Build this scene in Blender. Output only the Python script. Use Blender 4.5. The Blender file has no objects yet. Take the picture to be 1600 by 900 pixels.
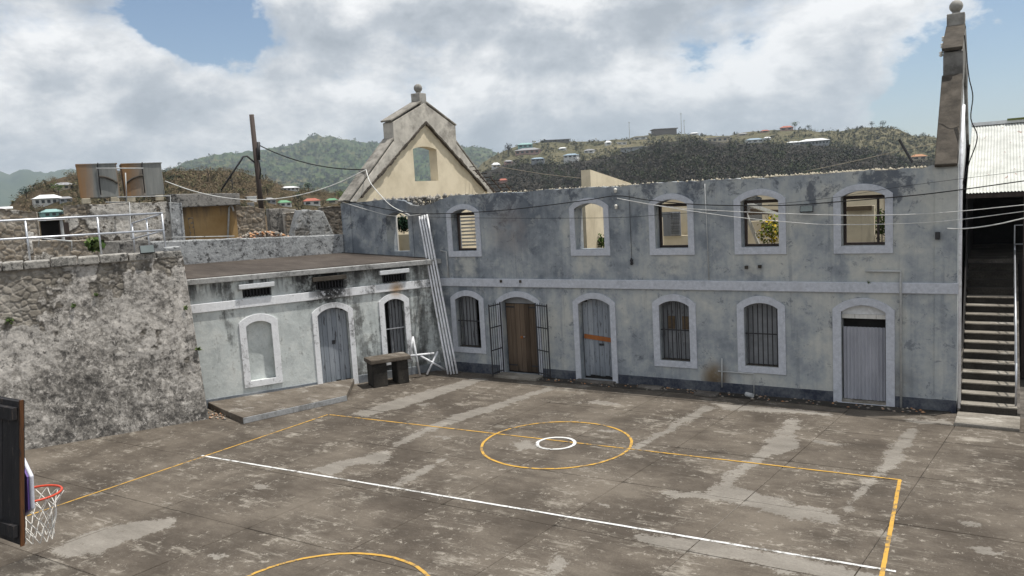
import bpy, bmesh, math, random
import numpy as np
from mathutils import Vector, Matrix
from mathutils.geometry import tessellate_polygon
from mathutils.bvhtree import BVHTree
rnd = random.Random(7)
scene = bpy.context.scene
col = scene.collection
R = math.radians

# ------------------------------------------------------------------ camera
FPX = 1264.09
YAW, PITCH, ROLL = -0.57282, -0.11593, -0.05755
CAM = np.array([12.779, -20.674, 5.581])
def _basis():
    f = np.array([math.sin(YAW)*math.cos(PITCH), math.cos(YAW)*math.cos(PITCH), math.sin(PITCH)])
    r = np.array([math.cos(YAW), -math.sin(YAW), 0.0]); u = np.cross(r, f)
    c, s = math.cos(ROLL), math.sin(ROLL)
    return c*r+s*u, -s*r+c*u, f
CR, CU, CF = _basis()
cd = bpy.data.cameras.new('camera'); camo = bpy.data.objects.new('camera', cd); col.objects.link(camo)
M = Matrix(((CR[0], CU[0], -CF[0], CAM[0]), (CR[1], CU[1], -CF[1], CAM[1]), (CR[2], CU[2], -CF[2], CAM[2]), (0, 0, 0, 1)))
camo.matrix_world = M
cd.sensor_width = 36; cd.lens = 36*FPX/1600; cd.clip_start = 0.1; cd.clip_end = 30000
scene.camera = camo
def ray(px, py): return CF+CR*(px-800)/FPX+CU*(450-py)/FPX
def on(px, py, n, d):
    v = ray(px, py); n = np.array(n, float); return CAM+v*((d-CAM@n)/(v@n))
def G(px, py, z=0.0): return on(px, py, (0, 0, 1), z)
def W(px, py, y=0.0): return on(px, py, (0, 1, 0), y)
def X(px, py, x): return on(px, py, (1, 0, 0), x)
def dep(px, py, t):
    v = ray(px, py); return CAM+v*(t/math.hypot(v[0], v[1]))
# frame of the angled low range on the left: s along it, k behind it
LT = np.array([0.49, 0.872, 0.0]); LT /= np.linalg.norm(LT)
LN = np.array([LT[1], -LT[0], 0.0]); LO = np.array([-3.34, 0, 0.0])
def S(s, k, z): return LO+LT*s-LN*k+np.array([0, 0, z])
def A(px, py, k): return on(px, py, LN, LN@LO-k)
def sz(px, py, k):
    p = A(px, py, k); return float((p-LO)@LT), float(p[2])

# ------------------------------------------------------------------ sky, sun, exposure
SUN = Vector((0.29, 0.158, 0.94)).normalized()
world = bpy.data.worlds.new('World'); scene.world = world; world.use_nodes = True
wn = world.node_tree.nodes; wl = world.node_tree.links; wn.clear()
def wnode(t, **k):
    n = wn.new(t)
    for a, b in k.items(): setattr(n, a, b)
    return n
def wmath(op, a, b=None, c=None):
    n = wnode('ShaderNodeMath', operation=op)
    for i, v in enumerate((a, b, c)):
        if v is None: continue
        if isinstance(v, (int, float)): n.inputs[i].default_value = v
        else: wl.new(v, n.inputs[i])
    return n.outputs[0]
def wramp(f, pts):
    n = wnode('ShaderNodeValToRGB'); e = n.color_ramp.elements
    while len(e) < len(pts): e.new(0.5)
    for q, (p, c) in zip(e, pts):
        q.position = p; q.color = (c, c, c, 1) if isinstance(c, (int, float)) else (*c, 1)
    wl.new(f, n.inputs[0]); return n.outputs[0]
sky = wnode('ShaderNodeTexSky', sky_type='NISHITA', sun_disc=False)
sky.sun_elevation = math.asin(SUN.z); sky.sun_rotation = math.atan2(SUN.x, SUN.y)
sky.altitude = 50; sky.air_density = 1.0; sky.dust_density = 0.1; sky.ozone_density = 3.5
tc = wnode('ShaderNodeTexCoord'); sep = wnode('ShaderNodeSeparateXYZ'); wl.new(tc.outputs['Generated'], sep.inputs[0])
cmb = wnode('ShaderNodeCombineXYZ')
wl.new(sep.outputs[0], cmb.inputs[0]); wl.new(sep.outputs[1], cmb.inputs[1]); wl.new(wmath('MULTIPLY', sep.outputs[2], 1.7), cmb.inputs[2])
def wnoise(scale, detail, rough, off=(0, 0, 0), dist=0.0):
    mp = wnode('ShaderNodeMapping'); mp.inputs['Location'].default_value = off; wl.new(cmb.outputs[0], mp.inputs[0])
    n = wnode('ShaderNodeTexNoise'); n.inputs['Scale'].default_value = scale; n.inputs['Detail'].default_value = detail
    n.inputs['Roughness'].default_value = rough; n.inputs['Distortion'].default_value = dist
    wl.new(mp.outputs[0], n.inputs['Vector']); return n.outputs['Fac']
def lobe(px, py, inner, outer):
    v = ray(px, py); v = v/np.linalg.norm(v)
    d = wnode('ShaderNodeVectorMath', operation='DOT_PRODUCT'); wl.new(tc.outputs['Generated'], d.inputs[0]); d.inputs[1].default_value = tuple(v)
    mr = wnode('ShaderNodeMapRange', interpolation_type='SMOOTHSTEP'); wl.new(d.outputs['Value'], mr.inputs[0])
    mr.inputs[1].default_value = math.cos(outer); mr.inputs[2].default_value = math.cos(inner); return mr.outputs[0]
def wn2(scale, detail, rough, off, dz=0.0, dist=0.0):
    mp = wnode('ShaderNodeMapping'); mp.inputs['Location'].default_value = (off[0], off[1], off[2]+dz); wl.new(cmb.outputs[0], mp.inputs[0])
    n = wnode('ShaderNodeTexNoise'); n.inputs['Scale'].default_value = scale; n.inputs['Detail'].default_value = detail
    n.inputs['Roughness'].default_value = rough; n.inputs['Distortion'].default_value = dist
    wl.new(mp.outputs[0], n.inputs['Vector']); return n.outputs['Fac']
OFF = (2.3, 4.9, 1.1)
def field(dz): return wmath('ADD', wmath('MULTIPLY', wn2(5.0, 8, 0.60, OFF, dz, .15), 0.85), wmath('MULTIPLY', wn2(1.7, 2, 0.5, (5.3, 2.2, 0), dz), 0.35))
cov = field(0.0)
gaps = None
for px, py, i, o, k in ((340, 0, R(0), R(6.5), 0.27), (250, -40, R(0), R(6), 0.16), (1585, 120, R(0), R(9), 0.17), (1450, 200, R(0), R(7), 0.09),
                        (1720, 220, R(3), R(16), 0.18), (1118, 60, R(0), R(5.0), 0.075), (900, 300, R(22), R(42), -0.05)):
    t = wmath('MULTIPLY', lobe(px, py, i, o), k); gaps = t if gaps is None else wmath('ADD', gaps, t)
cov = wmath('SUBTRACT', cov, gaps)
mask = wramp(cov, ((0.465, 0), (0.50, 0.7), (0.56, 1.0)))
diff = wmath('SUBTRACT', field(-0.02), field(0.02))
diff2 = wmath('SUBTRACT', field(-0.07), field(0.07))
thick = wmath('SUBTRACT', cov, 0.60)
v = wmath('ADD', wmath('MULTIPLY', diff, 1.5), wmath('MULTIPLY', diff2, 0.95))
v = wmath('SUBTRACT', wmath('ADD', v, 0.50), wmath('MULTIPLY', thick, 0.55))
ccol = wramp(v, ((0.22, (3.8, 4.2, 4.7)), (0.40, (5.4, 5.75, 6.2)), (0.53, (7.5, 7.65, 7.85)), (0.68, (10, 10, 10))))
mx = wnode('ShaderNodeMix', data_type='RGBA'); wl.new(mask, mx.inputs[0]); 
skm = wnode('ShaderNodeMix', data_type='RGBA', blend_type='MULTIPLY'); skm.inputs[0].default_value = 1
wl.new(sky.outputs[0], skm.inputs[6]); skm.inputs[7].default_value = (1.0, 1.0, 1.0, 1)
wl.new(skm.outputs[2], mx.inputs[6]); wl.new(ccol, mx.inputs[7])
bg = wnode('ShaderNodeBackground'); bg.inputs[1].default_value = 0.1; wl.new(mx.outputs[2], bg.inputs[0])
wo = wnode('ShaderNodeOutputWorld'); wl.new(bg.outputs[0], wo.inputs[0])
sd = bpy.data.lights.new('sun', 'SUN'); sd.energy = 4.7; sd.angle = R(0.5); sd.color = (1, 0.96, 0.89)
so = bpy.data.objects.new('sun', sd); col.objects.link(so); so.rotation_euler = SUN.to_track_quat('Z', 'Y').to_euler(); so.location = (0, 0, 60)
vs = scene.view_settings; vs.view_transform = 'Standard'; vs.look = 'None'; vs.exposure = 0.08; vs.gamma = 1; vs.use_curve_mapping = False

# ------------------------------------------------------------------ numpy noise
def vnoise(p, seed=0):
    p = np.asarray(p, float); i = np.floor(p).astype(np.int64); f = p-i; f = f*f*(3-2*f)
    def h(ix, iy, iz):
        n = (ix*374761393+iy*668265263+iz*2147483647+seed*974711) & 0xffffffff
        n = ((n ^ (n >> 13))*1274126177) & 0xffffffff
        return ((n ^ (n >> 16)) & 0xffff)/65535.0
    r = 0
    for dx in (0, 1):
        for dy in (0, 1):
            for dz in (0, 1):
                w = (f[..., 0] if dx else 1-f[..., 0])*(f[..., 1] if dy else 1-f[..., 1])*(f[..., 2] if dz else 1-f[..., 2])
                r = r+w*h(i[..., 0]+dx, i[..., 1]+dy, i[..., 2]+dz)
    return r
def fbm(p, o=5, seed=0, g=0.5):
    p = np.asarray(p, float); a, t, r = 1.0, 0.0, 0
    for k in range(o):
        r = r+a*vnoise(p*(2**k), seed+k); t += a; a *= g
    return r/t

# ------------------------------------------------------------------ materials
class Mat:
    def __init__(s, name):
        s.m = bpy.data.materials.new(name); s.m.use_nodes = True; s.t = s.m.node_tree; s.N = s.t.nodes; s.L = s.t.links; s.N.clear()
        s.pos = s.N.new('ShaderNodeNewGeometry').outputs['Position']
    def n(s, t, **k):
        n = s.N.new(t)
        for a, b in k.items(): setattr(n, a, b)
        return n
    def put(s, sock, v):
        if isinstance(v, bpy.types.NodeSocket): s.L.new(v, sock)
        elif isinstance(v, (int, float)):
            try: sock.default_value = v
            except TypeError: sock.default_value = (v, v, v, 1)
        else: sock.default_value = (*v, 1) if len(v) == 3 and len(sock.default_value) == 4 else v
    def map(s, sc=(1, 1, 1), rot=(0, 0, 0), loc=(0, 0, 0)):
        m = s.n('ShaderNodeMapping'); m.inputs['Scale'].default_value = sc; m.inputs['Rotation'].default_value = rot; m.inputs['Location'].default_value = loc
        s.L.new(s.pos, m.inputs[0]); return m.outputs[0]
    def noise(s, scale, detail=6, rough=0.6, sc=None, rot=(0, 0, 0), loc=(0, 0, 0), dist=0.0):
        n = s.n('ShaderNodeTexNoise'); s.L.new(s.map(sc or (1, 1, 1), rot, loc), n.inputs['Vector'])
        n.inputs['Scale'].default_value = scale; n.inputs['Detail'].default_value = min(detail, 7); n.inputs['Roughness'].default_value = rough; n.inputs['Distortion'].default_value = dist
        return n.outputs['Fac']
    def voro(s, scale, feature='F1', sc=None):
        n = s.n('ShaderNodeTexVoronoi', feature=feature); s.L.new(s.map(sc or (1, 1, 1)), n.inputs['Vector']); n.inputs['Scale'].default_value = scale
        return n.outputs[0]
    def axis(s, i):
        n = s.n('ShaderNodeSeparateXYZ'); s.L.new(s.pos, n.inputs[0]); return n.outputs[i]
    def math(s, op, a, b=0.0, c=0.0, clamp=False):
        n = s.n('ShaderNodeMath', operation=op, use_clamp=clamp)
        for i, v in enumerate((a, b, c)): s.put(n.inputs[i], v)
        return n.outputs[0]
    def rng(s, v, a, b, c=0.0, d=1.0):
        n = s.n('ShaderNodeMapRange', interpolation_type='SMOOTHSTEP'); s.put(n.inputs[0], v)
        for i, q in enumerate((a, b, c, d)): n.inputs[i+1].default_value = q
        return n.outputs[0]
    def ramp(s, f, pts):
        n = s.n('ShaderNodeValToRGB'); e = n.color_ramp.elements
        while len(e) < len(pts): e.new(0.5)
        for q, (p, c) in zip(e, pts):
            q.position = p; q.color = (c, c, c, 1) if isinstance(c, (int, float)) else (*c, 1)
        s.put(n.inputs[0], f); return n.outputs[0]
    def mix(s, f, a, b, bt='MIX'):
        n = s.n('ShaderNodeMix', data_type='RGBA', blend_type=bt); s.put(n.inputs[0], f); s.put(n.inputs[6], a); s.put(n.inputs[7], b); return n.outputs[2]
    def rand(s): return s.n('ShaderNodeObjectInfo').outputs['Random']
    def island(s): return s.n('ShaderNodeNewGeometry').outputs['Random Per Island']
    def attr(s, name): return s.n('ShaderNodeAttribute', attribute_name=name).outputs['Fac']
    def near(s, p, r0, r1):
        d = s.n('ShaderNodeVectorMath', operation='DISTANCE'); s.L.new(s.pos, d.inputs[0]); d.inputs[1].default_value = tuple(p); return s.rng(d.outputs['Value'], r0, r1, 1, 0)
    def out(s, color, rough=0.85, bump=None, bs=0.3, bd=0.02, spec=0.3, metal=0.0, trans=None):
        b = s.n('ShaderNodeBsdfPrincipled'); s.put(b.inputs['Base Color'], color); s.put(b.inputs['Roughness'], rough)
        b.inputs['Specular IOR Level'].default_value = spec; s.put(b.inputs['Metallic'], metal)
        if bump is not None:
            k = s.n('ShaderNodeBump'); k.inputs['Strength'].default_value = bs; k.inputs['Distance'].default_value = bd; s.put(k.inputs['Height'], bump); s.L.new(k.outputs[0], b.inputs['Normal'])
        o = s.n('ShaderNodeOutputMaterial'); s.L.new(b.outputs[0], o.inputs[0]); return s.m
MT = {}
def simple(name, c, rough=0.7, var=0.25, scale=6.0, spec=0.3, metal=0.0, bs=0.15, dirt=None, dsc=2.0):
    m = Mat(name); f = m.noise(scale, 8, 0.65); lo = tuple(x*(1-var) for x in c); hi = tuple(min(1, x*(1+var)) for x in c)
    cc = m.ramp(f, ((0.3, lo), (0.7, hi)))
    if dirt: cc = m.mix(m.ramp(m.noise(dsc, 9, 0.7), ((0.48, 0), (0.68, 0.85))), cc, dirt)
    MT[name] = m.out(cc, rough, m.noise(scale*4, 6, 0.6), bs, 0.01, spec, metal); return MT[name]

# main facade plaster: blotched slate blue over grey-green undercoat
def plaster_main():
    m = Mat('plaster_main')
    big = m.noise(0.42, 4, 0.55, loc=(1.3, 0, 4)); mid = m.noise(1.5, 9, 0.66); fine = m.noise(9, 8, 0.7)
    streak = m.noise(1.0, 7, 0.62, sc=(2.6, 2.6, 0.28))
    x = m.axis(0); z = m.axis(2)
    cl = m.noise(0.9, 6, 0.6, loc=(11, 3, 5), dist=.5)
    f = m.math('ADD', m.math('ADD', m.math('MULTIPLY', big, 0.34), m.math('MULTIPLY', cl, 0.38)), m.math('MULTIPLY', mid, 0.38))
    f = m.math('ADD', f, m.math('MULTIPLY', streak, 0.26))
    f = m.math('ADD', f, m.math('MULTIPLY', m.math('SUBTRACT', x, 2.5), 0.006))
    f = m.math('ADD', f, m.math('MULTIPLY', m.math('SUBTRACT', 2.6, z), 0.006))
    c = m.ramp(f, ((0.555, (0.15, 0.172, 0.20)), (0.64, (0.26, 0.286, 0.313)), (0.705, (0.36, 0.385, 0.40)), (0.79, (0.49, 0.497, 0.47))))
    c = m.mix(m.math('MULTIPLY', m.ramp(fine, ((0.35, 0), (0.75, 0.5))), 0.5), c, (0.17, 0.19, 0.22))
    # dark mould, heaviest near the wall head
    mould = m.noise(1.25, 11, 0.72, loc=(5, 2, 1), dist=0.4)
    top = m.rng(z, 3.6, 5.5, -0.055, 0.075)
    mk = m.ramp(m.math('ADD', mould, top), ((0.575, 0), (0.65, 0.85)))
    c = m.mix(mk, c, (0.095, 0.108, 0.132))
    drip = m.ramp(m.noise(1.0, 6, 0.6, sc=(5, 5, 0.22), loc=(3, 3, 0)), ((0.57, 0), (0.72, 0.5)))
    c = m.mix(drip, c, (0.15, 0.165, 0.19))
    peel = m.noise(2.6, 7, 0.78, loc=(6, 2, 8), dist=.3)
    c = m.mix(m.ramp(peel, ((0.55, 0), (0.60, 0.45))), c, (0.40, 0.415, 0.405))
    c = m.mix(m.ramp(m.noise(3.4, 7, 0.8, loc=(2, 7, 3), dist=.3), ((0.585, 0), (0.62, 0.6))), c, (0.12, 0.135, 0.16))
    dx = None
    for q in (2.19, 4.65, 7.01, 9.44, -2.23):
        t = m.math('ABSOLUTE', m.math('SUBTRACT', x, q)); dx = t if dx is None else m.math('MINIMUM', dx, t)
    wash = m.math('MULTIPLY', m.math('MULTIPLY', m.rng(dx, .52, .34), m.math('MULTIPLY', m.rng(z, 2.9, 3.25), m.rng(z, 3.74, 3.68))), m.rng(mid, .35, .6))
    c = m.mix(m.math('MULTIPLY', wash, .75), c, (0.50, 0.50, 0.46))
    wht = m.ramp(m.noise(3.2, 10, 0.75, loc=(8, 1, 3)), ((0.66, 0), (0.74, 0.6)))
    c = m.mix(wht, c, (0.52, 0.54, 0.55))
    # shaped stains: rusty run low down by the drain, brown patch on the upper left
    for p, r0, r1, cc, k in (((5.75, 0, 0.42), 0.10, 0.55, (0.16, 0.105, 0.045), 0.85), ((5.7, 0, 0.02), 0.1, 0.6, (0.07, 0.055, 0.04), 0.8), ((-0.5, 0, 4.5), 0.2, 1.1, (0.19, 0.165, 0.16), 0.55), ((10.1, 0, 0.55), 0.1, 0.8, (0.10, 0.10, 0.10), .6),
                            ((-3.9, 0, 5.25), 0.2, 1.0, (0.20, 0.19, 0.17), 0.6)):
        c = m.mix(m.math('MULTIPLY', m.math('MULTIPLY', m.near(p, r0, r1), m.rng(mid, 0.3, 0.6)), k), c, cc)
    h = m.math('ADD', m.math('MULTIPLY', mid, 0.6), m.math('MULTIPLY', fine, 0.25))
    MT['plaster_main'] = m.out(c, 0.92, h, 0.55, 0.03, 0.15)
plaster_main()
def trim(name, c, dirt, amt):
    m = Mat(name); a = m.noise(1.7, 9, 0.68); b = m.noise(12, 7, 0.7)
    cc = m.ramp(a, ((0.32, tuple(x*0.72 for x in c)), (0.55, c)))
    cc = m.mix(m.ramp(m.math('ADD', m.math('MULTIPLY', a, 0.6), m.math('MULTIPLY', b, 0.4)), ((0.50-amt*0.1, 0), (0.66, amt))), cc, dirt)
    MT[name] = m.out(cc, 0.85, b, 0.25, 0.012, 0.2)
trim('trim_lavender', (0.60, 0.625, 0.685), (0.25, 0.27, 0.31), 0.75)
trim('trim_white', (0.74, 0.76, 0.78), (0.24, 0.24, 0.24), 0.45)
trim('plinth_blue', (0.045, 0.052, 0.075), (0.17, 0.18, 0.185), 0.75)
trim('eave_paint', (0.50, 0.50, 0.49), (0.07, 0.07, 0.068), 0.95)
trim('edge_paint', (0.40, 0.41, 0.42), (0.10, 0.095, 0.085), 0.9)
trim('plinth_grey', (0.17, 0.19, 0.215), (0.36, 0.36, 0.35), 0.6)
def plaster_low():
    m = Mat('plaster_low')
    a = m.noise(0.9, 8, 0.62); b = m.noise(4.5, 10, 0.72); st = m.noise(1.0, 8, 0.66, sc=(2.2, 2.2, 0.3), loc=(2, 4, 1))
    d = m.n('ShaderNodeVectorMath', operation='DOT_PRODUCT'); m.L.new(m.pos, d.inputs[0]); d.inputs[1].default_value = tuple(LT)
    s = m.math('SUBTRACT', d.outputs['Value'], float(LO@LT)); z = m.axis(2)
    c = m.ramp(m.math('ADD', m.math('MULTIPLY', a, .6), m.math('MULTIPLY', b, .4)), ((0.33, (0.43, 0.46, 0.45)), (0.48, (0.58, 0.615, 0.605)), (0.66, (0.70, 0.71, 0.68))))
    c = m.mix(m.ramp(m.noise(2.2, 9, 0.7, loc=(4, 4, 9)), ((0.58, 0), (0.72, 0.6))), c, (0.36, 0.36, 0.31))
    g = m.math('ADD', m.rng(s, -5.0, -2.4, 0, 0.10), m.rng(z, 2.2, 3.5, 0, 0.05))
    blk = m.math('ADD', m.math('ADD', m.math('MULTIPLY', st, 0.62), m.math('MULTIPLY', b, 0.38)), g)
    c = m.mix(m.ramp(blk, ((0.555, 0), (0.62, 0.7), (0.70, 0.95))), c, (0.065, 0.065, 0.062))
    c = m.mix(m.ramp(m.noise(1.6, 7, .7, loc=(7, 8, 1), dist=.4), ((0.46, 0), (0.60, 0.55))), c, (0.38, 0.41, 0.41))
    c = m.mix(m.ramp(m.noise(5.5, 11, .78, loc=(2, 8, 4)), ((0.60, 0), (0.66, 0.6))), c, (0.25, 0.255, 0.24))
    soot = m.math('MULTIPLY', m.rng(z, 2.98, 3.5), m.ramp(m.noise(1, 7, .7, sc=(4, 4, .5), loc=(5, 5, 5)), ((.44, 0), (.58, .9))))
    c = m.mix(soot, c, (0.05, 0.05, 0.05))
    c = m.mix(m.math('MULTIPLY', m.near(S(-3.6, 0, 3.2), 0.25, 0.95), m.rng(b, 0.3, 0.55)), c, (0.03, 0.03, 0.03))
    c = m.mix(m.math('MULTIPLY', m.near(S(-4.0, 0, 3.2), 0.3, 1.0), m.rng(b, 0.35, 0.6)), c, (0.035, 0.035, 0.035))
    c = m.mix(m.math('MULTIPLY', m.near(S(-1.5, 0, 2.85), 0.02, 0.3), 0.8), c, (0.38, 0.22, 0.09))
    MT['plaster_low'] = m.out(c, 0.9, m.math('ADD', m.math('MULTIPLY', b, .7), m.math('MULTIPLY', a, .5)), 0.6, 0.03, 0.15)
plaster_low()
def trim_low():
    m = Mat('trim_low'); a = m.noise(1.3, 8, 0.66, sc=(1, 1, .5)); b = m.noise(10, 8, 0.7)
    d = m.n('ShaderNodeVectorMath', operation='DOT_PRODUCT'); m.L.new(m.pos, d.inputs[0]); d.inputs[1].default_value = tuple(LT)
    s = m.math('SUBTRACT', d.outputs['Value'], float(LO@LT))
    c = m.ramp(b, ((0.3, (0.66, 0.67, 0.69)), (0.6, (0.82, 0.83, 0.85))))
    k = m.math('ADD', m.math('ADD', m.math('MULTIPLY', a, .65), m.math('MULTIPLY', b, .35)), m.rng(s, -4.8, -3.0, 0, .055))
    c = m.mix(m.ramp(k, ((0.545, 0), (0.64, 0.9))), c, (0.075, 0.075, 0.075))
    c = m.mix(m.math('MULTIPLY', m.near(S(-3.6, -.05, 3.1), 0.25, 0.85), m.rng(b, 0.3, 0.5)), c, (0.04, 0.04, 0.04))
    c = m.mix(m.math('MULTIPLY', m.near(S(-1.5, 0, 2.8), 0.02, 0.35), 0.85), c, (0.42, 0.25, 0.10))
    MT['trim_low'] = m.out(c, 0.85, b, 0.25, 0.012, 0.2)
trim_low()
def masonry(name, light, mid, dark, lossc, scale=1.0, lich=0.75):
    m = Mat(name); a = m.noise(0.55*scale, 5, 0.6); b = m.noise(2.6*scale, 11, 0.74); c3 = m.noise(11*scale, 9, 0.75, dist=0.3)
    f = m.math('ADD', m.math('ADD', m.math('MULTIPLY', a, 0.3), m.math('MULTIPLY', b, 0.42)), m.math('MULTIPLY', c3, 0.42))
    z = m.axis(2); f = m.math('ADD', f, m.rng(z, 1.0, 4.2, -0.02, 0.05))
    c = m.ramp(f, ((0.48, dark), (0.555, mid), (0.63, light), (0.76, tuple(min(1, q*1.3) for q in light))))
    li = m.ramp(m.noise(6.5*scale, 10, 0.8, loc=(3, 1, 7)), ((0.55, 0), (0.59, lich)))
    c = m.mix(li, c, tuple(min(1, q*1.35) for q in light))
    bl = m.ramp(m.noise(4.0*scale, 10, 0.76, loc=(1, 9, 2)), ((0.55, 0), (0.60, 0.85)))
    c = m.mix(bl, c, tuple(q*0.7 for q in dark))
    if 'court' in name or 'ruin' in name:
        c = m.mix(m.math('MULTIPLY', m.ramp(m.noise(.75, 6, .66, loc=(4, 2, 2)), ((.50, 0), (.62, .7))), m.ramp(c3, ((.38, 1), (.62, .25)))), c, tuple(q*.75 for q in dark))
        c = m.mix(m.math('MULTIPLY', m.ramp(m.noise(.8, 6, .66, loc=(14, 2, 6)), ((.52, 0), (.62, .6))), m.rng(z, 1.6, 3.2)), c, tuple(min(1, q*1.3) for q in light))
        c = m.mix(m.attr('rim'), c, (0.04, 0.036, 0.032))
    ls = m.attr('loss'); st = m.ramp(m.voro(4.5*scale), ((0.05, lossc), (0.5, tuple(q*0.55 for q in lossc))))
    c = m.mix(ls, c, st)
    MT[name] = m.out(c, 0.95, m.math('ADD', m.math('MULTIPLY', b, .6), m.math('MULTIPLY', c3, .5)), 0.9, 0.04, 0.1)
masonry('masonry_court', (0.44, 0.415, 0.385), (0.235, 0.22, 0.20), (0.09, 0.085, 0.08), (0.36, 0.325, 0.275))
masonry('masonry_ruin', (0.54, 0.515, 0.475), (0.31, 0.285, 0.25), (0.075, 0.07, 0.065), (0.38, 0.315, 0.24), 1.5)
masonry('masonry_grey', (0.36, 0.37, 0.375), (0.22, 0.225, 0.23), (0.085, 0.085, 0.085), (0.28, 0.26, 0.23), 1.2)
masonry('cap_stone', (0.34, 0.325, 0.30), (0.15, 0.145, 0.135), (0.045, 0.045, 0.045), (0.2, 0.18, 0.15), 1.6)
masonry('masonry_dark', (0.24, 0.23, 0.215), (0.12, 0.115, 0.11), (0.05, 0.05, 0.05), (0.20, 0.17, 0.14), 1.2)
def cream():
    m = Mat('cream_plaster'); a = m.noise(1.1, 8, .65); b = m.noise(6, 9, .7)
    c = m.ramp(a, ((0.3, (0.52, 0.455, 0.335)), (0.6, (0.68, 0.605, 0.46))))
    c = m.mix(m.ramp(m.noise(1, 7, .68, sc=(3, 3, .35)), ((0.58, 0), (0.74, 0.5))), c, (0.25, 0.21, 0.15))
    c = m.mix(m.ramp(b, ((0.68, 0), (0.74, 0.6))), c, (0.22, 0.2, 0.17))
    MT['cream_plaster'] = m.out(c, 0.9, b, 0.3, 0.015, 0.15)
cream()
def ochre():
    m = Mat('ochre_plaster'); a = m.noise(0.9, 8, .65); st = m.noise(1, 8, .65, sc=(3, 3, .35)); z = m.axis(2)
    c = m.ramp(a, ((0.3, (0.28, 0.18, 0.08)), (0.65, (0.42, 0.29, 0.145))))
    c = m.mix(m.ramp(m.math('ADD', st, m.rng(z, 5.0, 5.9, 0, .2)), ((0.55, 0), (0.75, 0.85))), c, (0.17, 0.13, 0.095))
    MT['ochre_plaster'] = m.out(c, 0.9, st, 0.3, 0.02, .15)
ochre()
def concol(m, dark, mid, light, patch, pthr=0.62, streak=True):
    a = m.noise(0.35, 4, .6); b = m.noise(2.2, 10, .72, rot=(0, 0, .35), sc=(0.55, 1.6, 1)); f = m.noise(26, 8, .75); e = m.noise(0.9, 9, .7, loc=(4, 7, 0))
    q = m.math('ADD', m.math('ADD', m.math('MULTIPLY', a, .35), m.math('MULTIPLY', b, .40)), m.math('MULTIPLY', f, .30))
    c = m.ramp(q, ((0.44, dark), (0.53, mid), (0.62, light)))
    if streak:
        blot = m.noise(.55, 7, .62, loc=(1, 1, 0)); c = m.mix(m.ramp(blot, ((.36, .75), (.5, 0))), c, tuple(x*.8 for x in dark)); c = m.mix(m.ramp(blot, ((.5, 0), (.68, .55))), c, tuple(x*1.25 for x in light))
    w = m.math('ADD', m.math('MULTIPLY', m.noise(1.5, 13, .8, rot=(0, 0, .3), sc=(0.7, 1.7, 1), loc=(2, 5, 0)), .62), m.math('MULTIPLY', e, .42))
    c = m.mix(m.ramp(w, ((pthr-0.045, 0), (pthr, 0.45), (pthr+0.06, 0.9))), c, patch)
    if streak:
        sk = m.noise(1, 9, .72, sc=(1.0, 11, 1), rot=(0, 0, 0.42)); c = m.mix(m.math('MULTIPLY', m.ramp(sk, ((0.55, 0), (0.66, .55))), m.rng(e, 0.42, 0.60)), c, patch)
        sp = m.noise(6, 12, .8, loc=(7, 1, 0)); c = m.mix(m.math('MULTIPLY', m.ramp(sp, ((0.572, 0), (0.602, .8))), m.rng(e, 0.43, 0.53)), c, patch); s2 = m.noise(14, 7, .8, loc=(3, 8, 0)); c = m.mix(m.math('MULTIPLY', m.ramp(s2, ((0.615, 0), (0.65, .75))), m.rng(m.noise(1.1, 5, .6, loc=(8, 8, 0)), .42, .58)), c, patch)
        dk = m.ramp(m.noise(.7, 9, .7, loc=(9, 3, 0)), ((0.54, 0), (0.68, .45))); c = m.mix(dk, c, tuple(x*.8 for x in dark))
    return c, m.math('ADD', m.math('MULTIPLY', f, .5), b)
def concrete(name, *a):
    m = Mat(name); c, h = concol(m, *a); MT[name] = m.out(c, 0.9, h, 0.35, 0.012, 0.25)
COURT = ((0.064, 0.052, 0.041), (0.097, 0.081, 0.065), (0.137, 0.117, 0.095), (0.30, 0.272, 0.232), 0.612)
CEM = ((0.15, 0.136, 0.118), (0.198, 0.18, 0.157), (0.25, 0.23, 0.202), (0.33, 0.305, 0.27), 0.62, False)
def cement():
    m = Mat('court_concrete'); a, h = concol(m, *COURT); b, h2 = concol(m, *CEM); e = m.attr('inner')
    nz = m.math('ADD', m.math('MULTIPLY', m.noise(2.6, 11, .75, loc=(3, 3, 0)), .75), m.math('MULTIPLY', m.noise(13, 8, .75), .35))
    f = m.rng(m.math('ADD', e, m.math('MULTIPLY', m.math('SUBTRACT', nz, .55), 3.6)), .44, .66); MT['court_concrete'] = m.out(m.mix(f, a, b), .9, h, .3, .012, .25)
cement()
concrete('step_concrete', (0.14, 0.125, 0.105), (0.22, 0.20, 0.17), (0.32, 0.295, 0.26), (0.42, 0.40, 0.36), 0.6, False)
concrete('old_concrete', (0.05, 0.045, 0.04), (0.10, 0.09, 0.08), (0.20, 0.18, 0.16), (0.33, 0.31, 0.28), 0.62, False)
concrete('platform', (0.085, 0.07, 0.056), (0.135, 0.115, 0.094), (0.21, 0.185, 0.155), (0.34, 0.32, 0.29), 0.60, False)
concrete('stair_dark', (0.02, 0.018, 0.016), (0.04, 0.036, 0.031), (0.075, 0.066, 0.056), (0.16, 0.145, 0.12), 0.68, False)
concrete('roof_dirt', (0.042, 0.034, 0.028), (0.066, 0.054, 0.046), (0.095, 0.08, 0.068), (0.22, 0.21, 0.19), 0.74, False)
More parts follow.
